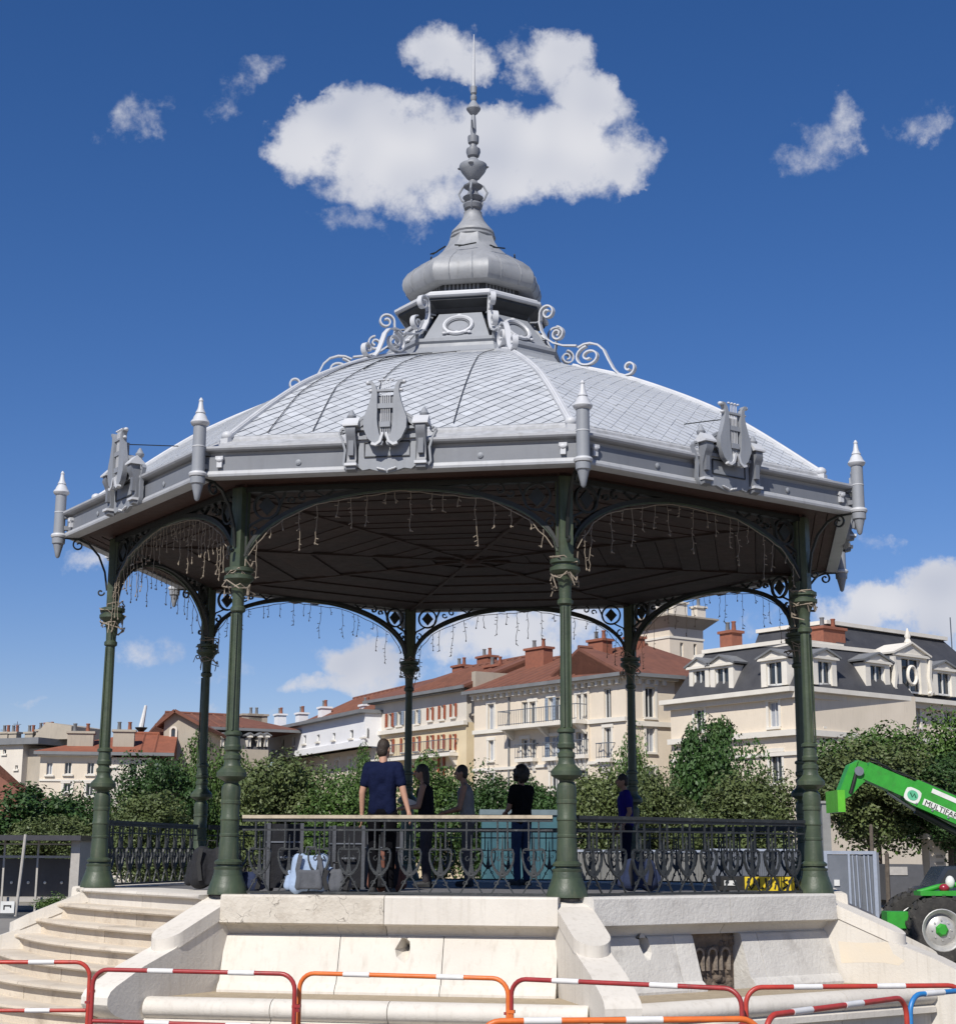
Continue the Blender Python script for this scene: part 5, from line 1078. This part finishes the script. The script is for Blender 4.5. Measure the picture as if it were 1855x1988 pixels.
# ------------------------------------------------------------------ green telescopic handler
def c5(x, y): return ((1700+x*.3018)/1.2054, (1700+y*.3018)/1.2054)
TY = 8.0; tp = at((1810, 1800), TY)
GRN = pmat('machine_green', (.035,.34,.032), (.026,.25,.024), 5, .45, .12, 20, stain=(.055,.13,.035), sscale=4); DGRN = paint('machine_dark', (.02,.025,.02), .5); TYRE = pmat('tyre', (.022,.021,.02), (.045,.042,.038), 6, .85, .3, 30, stain=(.11,.10,.085), sscale=5); RIMM = pmat('rim_silver', (.58,.57,.54), (.42,.41,.39), 6, .4, metal=.4)
th = thing('telehandler', 'bright green telescopic handler with raised boom at the right edge behind the platform', 'telehandler', (tp.x, TY, GZ))
def tl(x, y, Y=TY): p_ = at(c5(x, y), Y); return (p_.x-tp.x, p_.z-GZ)
d_ = Vector(tl(1776, 655))-Vector(tl(1065, 345)); d_.normalize(); nrm = Vector((-d_.y, d_.x))
B0 = Vector(tl(1065, 345)); OX = Vector(tl(1330, 478))
inner = [B0+nrm*.17, B0-nrm*.17, B0+d_*3.0-nrm*.19, B0+d_*3.0+nrm*.19]
bm_ = MB().prism([tuple(p) for p in inner], -.16, .16).build('boom', GRN, th)
o0 = B0+d_*.95
b = MB().prism([tuple(o0+nrm*.225), tuple(o0+nrm*.14-d_*.04), tuple(o0-nrm*.22-d_*.1), tuple(o0-nrm*.26+d_*.05), tuple(o0+d_*5.2-nrm*.27), tuple(o0+d_*5.2+nrm*.25)], -.22, .22); b.build('boom_sleeve', GRN, bm_)
for q0, q1, zz in ((.1, .5, .24), (.75, .8, .25)):
    p_ = o0+d_*q0+nrm*zz; q_ = o0+d_*(q1+.3)+nrm*zz; MB().tube([(p_.x, -.1, p_.y), (q_.x, -.1, q_.y)], .025, 6).build('hose', BLACK, bm_)
def flatq(p_, q_, h_, y0, y1): n_ = nrm*h_/2; return MB().prism([tuple(p_-n_), tuple(q_-n_), tuple(q_+n_), tuple(p_+n_)], y0, y1)
WHT = paint('decal_white', (.75,.76,.72), .4)
p_, q_ = Vector(tl(1562, 500)), Vector(tl(1562, 500))+d_*3.2; flatq(p_, q_, .085, -.228, -.2205).build('white_stripe', WHT, bm_)
p_, q_ = Vector(tl(1495, 585)), Vector(tl(1495, 585))+d_*2.2; flatq(p_, q_, .12, -.228, -.2205).build('name_plate', WHT, bm_)
def text(s_, size, x, z, y, ang, mat, parent, name='lettering'):
    cu = bpy.data.curves.new('t', 'FONT'); cu.body = s_; cu.size = size; cu.extrude = .003; to = bpy.data.objects.new('t', cu); COL.objects.link(to)
    bpy.context.view_layer.update(); me = bpy.data.meshes.new_from_object(to.evaluated_get(bpy.context.evaluated_depsgraph_get())); bpy.data.objects.remove(to)
    me.materials.clear(); me.materials.append(mat); o = link(name, me, parent); o.matrix_local = Matrix.Translation((x, y, z)) @ Matrix.Rotation(-ang, 4, 'Y') @ Matrix.Rotation(math.pi/2, 4, 'X'); return o
ang = math.atan2(d_.y, d_.x); p2 = p_+d_*.03-nrm*.052
text('MULTIFARMER', .145, p2.x, p2.y, -.232, ang, DGRN, bm_)
lc = Vector(tl(1413, 537)); pts = []
for a_ in range(0, 360, 20):
    c_, s_ = math.cos(R(a_)), math.sin(R(a_)); k_ = (abs(c_)**4+abs(s_)**4)**-.25; pts.append(tuple(lc+d_*c_*k_*.155+nrm*s_*k_*.135))
lg = MB().prism(pts, -.228, -.2205).build('emblem_plate', WHT, bm_)
MB().prism([tuple(lc+d_*math.cos(R(a_))*.105+nrm*math.sin(R(a_))*.095) for a_ in range(0, 360, 20)], -.234, -.2285).build('emblem_disc', paint('emblem_green', (.12,.50,.28), .4), lg)
MB().strip([tuple(lc+d_*(-.06)+nrm*.03), tuple(lc+nrm*(-.035)), tuple(lc+d_*.02+nrm*.04), tuple(lc+d_*.07-nrm*.02)], .006, .025, off=-.237).build('emblem_mark', paint('emblem_dark', (.02,.12,.06), .4), lg)
hd = MB().prism([tl(1000, 262), tl(1068, 285), tl(1085, 345), tl(1060, 425), tl(1010, 470), tl(945, 545), tl(925, 520), tl(975, 345)], -.14, .14).build('boom_head', GRN, th)
MB().prism([tl(935, 300), tl(1000, 268), tl(975, 345), tl(925, 520), tl(945, 540), tl(850, 588), tl(862, 490)], -.17, .17).build('quick_hitch', GRN, hd)
x0, z1 = tl(808, 500); x1, z0 = tl(872, 668); MB().box(x0, x1, -.5, .5, z0, z1).build('carriage_plate', paint('machine_lime', (.12,.50,.03), .4), hd)
xx, zz = tl(1005, 350); MB().tube([(xx, -.2, zz), (xx, .2, zz)], .09, 10).build('pivot_pin', STEEL, hd, 50); MB().tube([(xx-.02, -.15, zz+.06), (xx-.1, -.16, zz-.2), (xx-.17, -.15, zz-.42)], .03, 6).build('hose', BLACK, hd)
cyl = B0-nrm*.30; e_ = cyl+d_*1.15; f_ = cyl+d_*2.6-nrm*.12
MB().tube([(e_.x, 0, e_.y), (f_.x, 0, f_.y)], .07, 10).build('lift_cylinder', DGRN, bm_, 60); g_ = B0+d_*.55-nrm*.2; MB().tube([(g_.x, 0, g_.y), (e_.x, 0, e_.y)], .035, 8).build('cylinder_rod', RIMM, bm_, 60)
for i in range(7):
    q_ = o0+d_*(.12+.32*i)-nrm*.21; MB().lathe([(.022, 0), (.022, .014), (.01, .018)], 6).build('bolt', STEEL, bm_, loc=(q_.x, -.221, q_.y)).rotation_euler = (math.pi/2, 0, 0)
for i, zz in enumerate((.05, .09)): MB().tube([((B0+d_*(.02+.16*j)+nrm*(.19+zz*math.sin(j*1.1+i))).x, -.08+.1*i, (B0+d_*(.02+.16*j)+nrm*(.19+zz*abs(math.sin(j*.9+i)))).y) for j in range(7)], .018, 6).build('hose', BLACK, bm_, 60)
# wheels
def wheel(x, y):
    RR = .63; wl = MB().lathe([(.36, -.2), (.45, -.22), (.58, -.2), (RR, -.14), (RR, .14), (.58, .2), (.45, .22), (.36, .2), (.35, 0), (.36, -.2)], 32, cap=False).build('wheel', TYRE, th, 40, loc=(x, y, RR)); wl.rotation_euler = (math.pi/2, 0, 0)
    lug = MB()
    for i in range(20):
        for s in (-1, 1):
            a_ = 2*math.pi*(i+.25*s)/20; c_, s_ = math.cos(a_), math.sin(a_); a2 = a_+.14; c2_, s2_ = math.cos(a2), math.sin(a2); z0, z1 = s*.01, s*.2; w_ = .035
            lug.add([((RR-.03)*c_-w_*s_, (RR-.03)*s_+w_*c_, z0), ((RR-.03)*c_+w_*s_, (RR-.03)*s_-w_*c_, z0), ((RR-.04)*c2_+w_*s2_, (RR-.04)*s2_-w_*c2_, z1), ((RR-.04)*c2_-w_*s2_, (RR-.04)*s2_+w_*c2_, z1), ((RR+.035)*c_-w_*s_, (RR+.035)*s_+w_*c_, z0), ((RR+.035)*c_+w_*s_, (RR+.035)*s_-w_*c_, z0), ((RR+.01)*c2_+w_*s2_, (RR+.01)*s2_-w_*c2_, z1), ((RR+.01)*c2_-w_*s2_, (RR+.01)*s2_+w_*c2_, z1)], [(4,5,6,7),(0,1,5,4),(1,2,6,5),(2,3,7,6),(3,0,4,7)])
    lug.build('tread_lug', TYRE, wl)
    MB().lathe([(.02, .06), (.2, .07), (.24, .10), (.3, .05), (.34, .16), (.385, .21), (.37, .215), (.33, .18), (.28, .08), (.22, .13), (.02, .14)], 28).build('rim', RIMM, wl, 40)
    MB().lathe([(.0, .2), (.08, .2), (.12, .16), (.13, .10)], 7).build('hub', GRN, wl)
    for i in range(8): a_ = i*math.pi/4; MB().lathe([(.018, .1), (.018, .15)], 6, (.18*math.cos(a_), .18*math.sin(a_))).build('wheel_nut', RIMM, wl)
for x, y in ((.02, -.35), (2.95, -.35), (.02, 1.35), (2.95, 1.35)): wheel(x, y)
MB().prism([(-.75, .45), (-.75, .75), (-.4, .85), (.0, .85), (3.5, .85), (3.7, .6), (3.5, .42), (-.4, .42)], .15, .85).build('chassis', DGRN, th)
MB().prism([(.7, .95), (.72, 1.35), (1.2, 1.45), (3.6, 1.45), (3.75, 1.1), (3.6, .9)], -.3, .05).build('engine_cover', GRN, th)
fx0, fz = tl(1435, 1285); MB().prism([(fx0, fz-.05), (fx0, fz+.03), (2.0, fz+.06), (2.0, fz-.08), (.75, fz-.2), (.55, fz-.05)], -.55, -.1).build('mudguard', GRN, th)
MB().tube([tl(1440, 1285)[0:1]+(-.3,)+tl(1440, 1285)[1:], (tl(1600, 1240)[0], -.3, tl(1600, 1240)[1]), (tl(1776, 1220)[0], -.3, tl(1776, 1220)[1])], .05, 7).build('side_rail', GRN, th, 60)
x_, z_ = tl(1290, 1490); MB().box(x_-.22, x_+.2, -.4, .0, z_-.16, z_+.14).box(x_+.1, x_+.34, -.36, -.05, z_-.3, z_-.02).build('axle_stabiliser', GRN, th)
cb = MB().prism([(.9, 1.2), (.95, 1.9), (1.25, 2.35), (2.3, 2.4), (2.45, 1.2)], -.5, .1).build('cab', paint('cab_glass', (.05,.10,.13), .1), th)
for a__, b__ in (((.9, 1.2), (.95, 1.9)), ((.95, 1.9), (1.25, 2.35)), ((1.25, 2.35), (2.3, 2.4)), ((2.3, 2.4), (2.45, 1.2)), ((1.7, 1.2), (1.7, 2.37))): MB().tube([(a__[0], -.51, a__[1]), (b__[0], -.51, b__[1])], .04, 6).build('cab_pillar', DGRN, cb)
x_, z_ = tl(1640, 1250); MB().ell((x_, -.35, z_), .1, .08, .08, 10, 7).build('red_lamp', paint('lamp_red', (.30,.02,.04), .3), th, 50); x_, z_ = tl(1685, 1205); MB().ell((x_, -.35, z_), .09, .08, .12, 10, 7).build('white_lamp', WHT, th, 50)
# ------------------------------------------------------------------ site barriers
RED = pmat('barrier_red', (.50,.055,.035), (.38,.04,.03), 9, .4, .05, 30, stain=(.20,.055,.04), sscale=11); DRED = pmat('barrier_dark_red', (.36,.035,.035), (.27,.028,.028), 9, .4, .05, 30, stain=(.13,.05,.045), sscale=11); ORG = pmat('barrier_orange', (.72,.17,.03), (.6,.13,.025), 9, .45, .1, 30, stain=(.42,.13,.05), sscale=11); BLU = pmat('barrier_blue', (.03,.22,.52), (.025,.16,.42), 9, .4, .05, 30)
TAPE = paint('reflective_white', (.78,.77,.75), .35)
def barrier(pL, pR, m, label, bands, low=True, H=1.0, ext=(0, 0)):
    a_, b_ = on_z(pL, GZ+H), on_z(pR, GZ+H); d = Vector((b_.x-a_.x, b_.y-a_.y)); 
    if ext[0]: a_ = a_-Vector((d.x, d.y, 0)).normalized()*ext[0]
    if ext[1]: b_ = b_+Vector((d.x, d.y, 0)).normalized()*ext[1]
    d = Vector((b_.x-a_.x, b_.y-a_.y)); L = d.length; t = thing('site_barrier', label, 'barrier', (a_.x, a_.y, GZ), math.atan2(d.y, d.x), 'tubular site barriers in front of the platform')
    r = .019; c = .13; P = [(0, 0, .0), (0, 0, H-c)]+[(c-c*math.cos(R(q)), 0, H-c+c*math.sin(R(q))) for q in range(15, 91, 15)]+[(L-c+c*math.sin(R(q)), 0, H-c+c*math.cos(R(q))) for q in range(0, 91, 15)]+[(L, 0, 0)]
    MB().tube(P, r, 10).build('frame', m, t, 60)
    MB().tube([(.02, 0, .58), (L-.02, 0, .58)], r*.9, 8).build('mid_rail', m, t, 60)
    MB().tube([(.02, 0, .16), (L-.02, 0, .16)], r*.9, 8).build('low_rail', m, t, 60)
    for f in bands:
        MB().tube([(L*f-.115, 0, H), (L*f+.115, 0, H)], r+.003, 10).build('white_band', TAPE, t, 60)
        MB().tube([(L*f-.12, 0, .58), (L*f+.10, 0, .58)], r+.003, 8).build('white_band', TAPE, t, 60)
    for x in (0, L): MB().box(x-.025, x+.025, -.22, .22, .0, .03).build('foot', m, t)
    MB().tube([(L+.03, 0, .76), (L+.03, 0, .70)], .018, 6).box(L-.005, L+.055, -.02, .02, .735, .76).build('hook', m, t); MB().tube([(-.035, 0, .72), (-.035, 0, .74)], .03, 8).build('eye', m, t)
barrier((-40, 1868), (176, 1868), RED, 'red site barrier cut by the left edge, in front of the stairs', (.32, .78), ext=(1.0, 0))
barrier((182, 1882), (573, 1891), DRED, 'dark red barrier with two white bands before the left buttress', (.34, .74))
barrier((582, 1889), (986, 1900), ORG, 'orange barrier with two white bands in front of the middle basin', (.28, .73))
barrier((992, 1900), (1438, 1920), DRED, 'dark red barrier in front of the middle buttress', (.25, .68))
barrier((1446, 1917), (1870, 1913), RED, 'red barrier in the back row at the right edge', (.28, .66))
barrier((930, 1983), (1476, 1978), ORG, 'orange barrier of the near row at the bottom edge', (.22, .58))
barrier((1484, 1972), (1757, 1936), RED, 'red barrier slanting in the near row at lower right', (.24, .6))
barrier((1764, 1932), (1990, 1912), BLU, 'blue barrier at the lower right corner', (.2,))
# ------------------------------------------------------------------ people
SKIN = pmat('skin', (.46,.26,.18), (.40,.22,.15), 6, .55, spec=.35); SKIN2 = pmat('skin_tan', (.30,.17,.11), (.25,.14,.09), 6, .55, spec=.35); HAIR = pmat('dark_hair', (.022,.015,.011), (.012,.009,.007), 30, .6, .6, 60); HAIR2 = pmat('brown_hair', (.032,.020,.012), (.020,.012,.007), 30, .6, .6, 60)
def soft(mb, name, mat, parent, vox=.012, it=4, fac_=.5):
    o = mb.build(name, mat, parent); m_ = o.modifiers.new('remesh', 'REMESH'); m_.mode = 'VOXEL'; m_.voxel_size = vox; m_.use_smooth_shade = True
    s_ = o.modifiers.new('smooth', 'SMOOTH'); s_.iterations = it; s_.factor = fac_; return o
def cloth(name, c): return pmat(name, c, tuple(x*.72 for x in c), 5, .9, 1.0, 11, spec=.08)
def person(label, loc, rz, H, arms, top, trousers, hair, skin, sleeve=True, hairtype='short', lean=0, strap=False, wide=1.0, turn=0, girth=.93):
    k = H/1.75; t = thing('person', label, 'person', loc, rz); t.scale = (k*girth, k*girth, k)
    def ln(p): z = p[2]; return (p[0], p[1]+lean*max(0, z-.95), z)
    b = MB(); S = .185*wide
    for s in (-1, 1):
        b.cap((s*.10, -.01, .09), (s*.10, .02, .48), .04, .052); b.cap((s*.10, .02, .48), (s*.095, 0, .90), .055, .085); b.cap((s*.10, -.03, .06), (s*.115, .15, .035), .04, .032)
        sh = ln((s*S, -.005, 1.425)); el, wr = arms[0 if s < 0 else 1]; b.cap(sh, el, .052, .042); b.cap(el, wr, .042, .027)
        d = (Vector(wr)-Vector(el)).normalized(); sd_ = d.cross(Vector((0, 0, 1)) if abs(d.z) < .8 else Vector((1, 0, 0))).normalized(); nn = d.cross(sd_)
        pc_ = Vector(wr)+d*.05; b.cap(wr, pc_, .026, .032); b.cap(pc_+sd_*.018, pc_+d*.035+sd_*.018, .022, .017); b.cap(pc_-sd_*.018, pc_+d*.035-sd_*.018, .022, .017)
        for f in range(4):
            o_ = sd_*(.03-.02*f); L_ = (.062, .075, .07, .055)[f]; p0_ = pc_+d*.035+o_; p1_ = p0_+d*L_*.55+nn*.006; p2_ = p1_+d*L_*.4+nn*.022; b.cap(p0_, p1_, .0095, .009, 8); b.cap(p1_, p2_, .009, .0075, 8)
        b.cap(Vector(wr)+d*.02+sd_*.025, Vector(wr)+d*.055+sd_*.055+nn*.02, .013, .011, 8); b.cap(Vector(wr)+d*.055+sd_*.055+nn*.02, Vector(wr)+d*.085+sd_*.058+nn*.03, .011, .009, 8)
    b.ell(ln((0, 0, .97)), .16, .11, .13); b.ell(ln((0, 0, 1.12)), .125, .085, .16); b.ell(ln((0, .0, 1.30)), .155, .10, .16); b.cap(ln((-.13, 0, 1.42)), ln((.13, 0, 1.42)), .06, .06)
    hc = Vector(ln((0, .03, 1.635))); RT = Matrix.Rotation(turn, 3, 'Z'); H_ = lambda x, y, z: hc+RT @ Vector((x, y, z))
    b.cap(ln((0, -.005, 1.44)), H_(0, -.015, -.06), .056, .052)
    b.ell(hc, .074, .094, .11, rot=RT); b.ell(H_(0, .03, -.055), .055, .06, .055, rot=RT); b.cap(H_(0, .09, .02), H_(0, .112, -.02), .012, .016, 8); b.ell(H_(0, .088, -.062), .024, .012, .012, 8, 6)
    for s in (-1, 1): b.ell(H_(s*.077, -.008, -.005), .012, .022, .032, 8, 6, rot=RT)
    soft(b, 'body', skin, t, .0085 if sleeve and hairtype == 'short' and lean == 0 else .011, 3, .5)
    for s in (-1, 1): MB().ell(H_(s*.032, .084, .012), .013, .011, .008, 8, 6).build('eye', BLACK, t, 60)
    h = MB()
    if hairtype == 'short': h.ell(H_(0, -.012, .03), .083, .100, .098); h.ell(H_(0, -.045, -.02), .074, .065, .075)
    elif hairtype == 'long': h.ell(H_(0, -.015, .03), .088, .105, .10); h.ell(H_(0, -.075, -.06), .08, .06, .13); h.ell(H_(0, -.09, -.17), .07, .045, .10)
    elif hairtype == 'bushy':
        rs_ = random.Random(3)
        for i in range(46):
            v_ = Vector((rs_.gauss(0, 1), rs_.gauss(0, 1)-.5, rs_.gauss(0, 1)+.35)).normalized(); h.ell(H_(v_.x*.10, v_.y*.11-.02, v_.z*.11+.02), .05, .05, .05, 8, 6)
    ho = soft(h, 'hair', hair, t, .012, 2)
    sh_ = MB()
    for s in (-1, 1):
        for y_ in (-.03, .03): sh_.cap(ln((s*.085, y_, .95)), ln((s*.075, y_, 1.12)), .088, .088); sh_.cap(ln((s*.075, y_, 1.12)), ln((s*.095, y_, 1.34)), .088, .095)
    sh_.ell(ln((0, 0, 1.0)), .165, .125, .13); sh_.ell(ln((0, 0, 1.13)), .15, .122, .2);  sh_.ell(ln((0, -.002, 1.33)), .18, .128, .15)
    if sleeve: sh_.cap(ln((-S+.02, -.005, 1.425)), ln((S-.02, -.005, 1.425)), .075, .075)
    else:
        for s in (-1, 1): sh_.cap(ln((s*.105, -.01, 1.38)), ln((s*.095, -.02, 1.455)), .05, .038)
    if sleeve:
        for s in (-1, 1):
            el = Vector(arms[0 if s < 0 else 1][0]); p_ = Vector(ln((s*S, -.005, 1.425))); sh_.cap(p_, p_.lerp(el, .62), .070, .063)
    soft(sh_, 'shirt', cloth('shirt_'+label[:12], top), t, .012, 4)
    tr = MB(); tr.ell((0, 0, .93), .168, .12, .11)
    for s in (-1, 1): tr.cap((s*.095, 0, .90), (s*.10, .02, .50), .098, .072); tr.cap((s*.10, .02, .5), (s*.10, -.01, .10), .072, .058)
    soft(tr, 'trousers', cloth('trousers_'+label[:12], trousers), t, .013, 4)
    for s in (-1, 1): sh = MB().cap((s*.10, -.04, .05), (s*.115, .15, .04), .05, .042); sh.box(s*.107-.04, s*.107+.04, -.08, .17, .0, .03); soft(sh, 'shoe', BLACK, t, .011, 3)
    if strap: MB().strip([(-.12, 1.46), (.0, 1.25), (.14, .98)], .28, .02, off=0).build('strap', BLACK, t)
    return t
def pos(px, Y): p_ = at((px, 1650), Y); return (p_.x, Y, 0)
person('man in navy t-shirt with his back turned, standing at the front railing', pos(741, -4.25), R(-8), 1.73, (((-.255, -.01, 1.14), (-.262, .03, .90)), ((.265, -.03, 1.14), (.335, -.06, .93))), (.008,.012,.040), (.005,.005,.007), HAIR2, SKIN, wide=1.0, turn=R(-20))
person('woman in black vest with dark hair, facing left and holding a paper', pos(828, -.3), R(82), 1.66, (((-.22, .10, 1.14), (-.12, .34, 1.12)), ((.22, .10, 1.14), (.10, .34, 1.14))), (.012,.012,.016), (.05,.045,.05), HAIR, SKIN2, sleeve=False, hairtype='long', lean=.1)
person('man in grey sleeveless vest bending slightly to the left, in the shade', pos(908, .2), R(85), 1.68, (((-.23, .12, 1.12), (-.1, .36, 1.06)), ((.23, .14, 1.12), (.1, .38, 1.06))), (.24,.24,.235), (.11,.10,.10), HAIR, SKIN2, sleeve=False, lean=.12)
person('person in black with bushy dark hair and blue jeans, in the shade at the back', pos(1012, 1.2), R(40), 1.70, (((-.22, .06, 1.14), (-.1, .28, 1.08)), ((.22, .06, 1.14), (.12, .28, 1.08))), (.008,.008,.009), (.035,.055,.11), HAIR, SKIN2, hairtype='bushy')
person('person in violet-blue top leaning at the far right column, looking left', pos(1216, 2.6), R(95), 1.68, (((-.23, -.02, 1.14), (-.22, .1, .92)), ((.23, .02, 1.14), (.22, .12, .92))), (.022,.016,.16), (.01,.012,.03), HAIR, SKIN2, hairtype='short', lean=.05)
x, y, _ = pos(806, -.3); t = MB().box(-.1, .1, -.004, .004, -.06, .06).build('paper_sheet', TAPE, loc=(x-.06, y-.03, 1.12)); t.rotation_euler = (R(35), R(20), R(12)); tag(t, 'white sheet of paper held by the woman in black', 'paper')
# ------------------------------------------------------------------ bags and gear behind the front railing
LBL = pmat('pale_blue_fabric', (.36,.46,.62), (.26,.34,.48), 8, .85, .4, 14); GFB = pmat('grey_fabric', (.10,.105,.12), (.07,.075,.085), 9, .9, .4, 20); BFB = pmat('black_fabric', (.012,.013,.018), (.008,.008,.010), 9, .9, .4, 20); TFB = pmat('brown_fabric', (.20,.08,.05), (.13,.055,.04), 9, .9, .4, 20); NFB = pmat('navy_fabric', (.018,.03,.08), (.012,.02,.055), 9, .9, .4, 20)
def soft_box(b, c, sx, sy, sz):
    r = min(sx, sy, sz)*.35
    for x in (-1, 1):
        for y_ in (-1, 1): b.cap((c[0]+x*(sx/2-r), c[1]+y_*(sy/2-r), c[2]-sz/2+r), (c[0]+x*(sx/2-r)*.86, c[1]+y_*(sy/2-r)*.8, c[2]+sz/2-r), r, r*.9)
    b.box(c[0]-sx/2+r, c[0]+sx/2-r, c[1]-sy/2+r*.4, c[1]+sy/2-r*.4, c[2]-sz/2+r*.4, c[2]+sz/2-r*.4).box(c[0]-sx/2+r*.4, c[0]+sx/2-r*.4, c[1]-sy/2+r, c[1]+sy/2-r, c[2]-sz/2+r, c[2]+sz/2-r)
    return b
def bag(px, Y, w_, h_, d_, m, label, kind='backpack', pocket=None):
    t = thing('backpack' if kind == 'backpack' else 'bag', label, kind, pos(px, Y)); o = soft(soft_box(MB(), (0, 0, h_/2), w_, d_, h_), 'bag_body', m, t, .014, 5)
    if pocket: soft(soft_box(MB(), (0, -d_*.48, h_*.36), w_*.66, d_*.4, h_*.5), 'front_pocket', pocket, t, .012, 4)
    for s in (-1, 1): soft(MB().cap((s*w_*.5, -.02, .1), (s*w_*.46, -.02, h_*.55), .06, .05), 'side_pocket', m, t, .012, 4)
    MB().tube([(-.06, 0, h_*.96), (-.05, 0, h_+.05), (.05, 0, h_+.05), (.06, 0, h_*.96)], .012, 6).build('handle', pocket or BLACK, t, 60)
    for s in (-1, 1): MB().strip([(s*.10, h_*.92), (s*.13, h_*.6), (s*.10, h_*.2)], .02, .05, off=-d_*.5-.01).build('strap', pocket or BLACK, t)
    return t
bag(604, -4.28, .48, .47, .28, LBL, 'pale blue backpack with grey front standing behind the front railing', 'backpack', GFB)
bag(655, -4.3, .24, .30, .22, GFB, 'small grey bag right of the pale blue backpack', 'bag')
bag(487, -4.0, .26, .26, .25, NFB, 'small navy bag by the foot of the second column from the left', 'bag')
bag(752, -3.4, .36, .50, .25, TFB, 'reddish brown bag behind the legs of the man in navy', 'bag', BFB)
bag(412, -2.0, .55, .55, .4, BFB, 'big black bag between the dark far column and the second column', 'bag')
bag(1240, -2.2, .45, .42, .32, NFB, 'dark navy bag on the floor behind the right-hand railing', 'bag')
def case(px, Y, w_, h_, label):
    t = thing('equipment_case', label, 'case', pos(px, Y), R(12)); MB().box(-w_/2, w_/2, -.22, .22, .04, h_).build('body', BFB, t)
    MB().box(-w_/2-.012, w_/2+.012, -.232, .232, h_*.72, h_*.74).build('lid_seam', STEEL, t)
    for x in (-1, 1):
        for y_ in (-1, 1): MB().box(x*w_/2-.02, x*w_/2+.02, y_*.22-.02, y_*.22+.02, .02, h_+.01).build('corner_trim', GFB, t); MB().ell((x*(w_/2-.05), y_*.17, .03), .03, .03, .03, 8, 6).build('foot', BLACK, t)
    MB().tube([(-.08, -.23, h_*.5), (-.08, -.27, h_*.5), (.08, -.27, h_*.5), (.08, -.23, h_*.5)], .012, 6).build('handle', STEEL, t)
case(550, -2.6, .40, .80, 'black upright equipment case behind the left part of the front railing'); case(672, -2.2, .36, .78, 'black upright equipment case just left of the man in navy')
case(742, -1.6, .42, .72, 'black equipment case behind the man in navy')
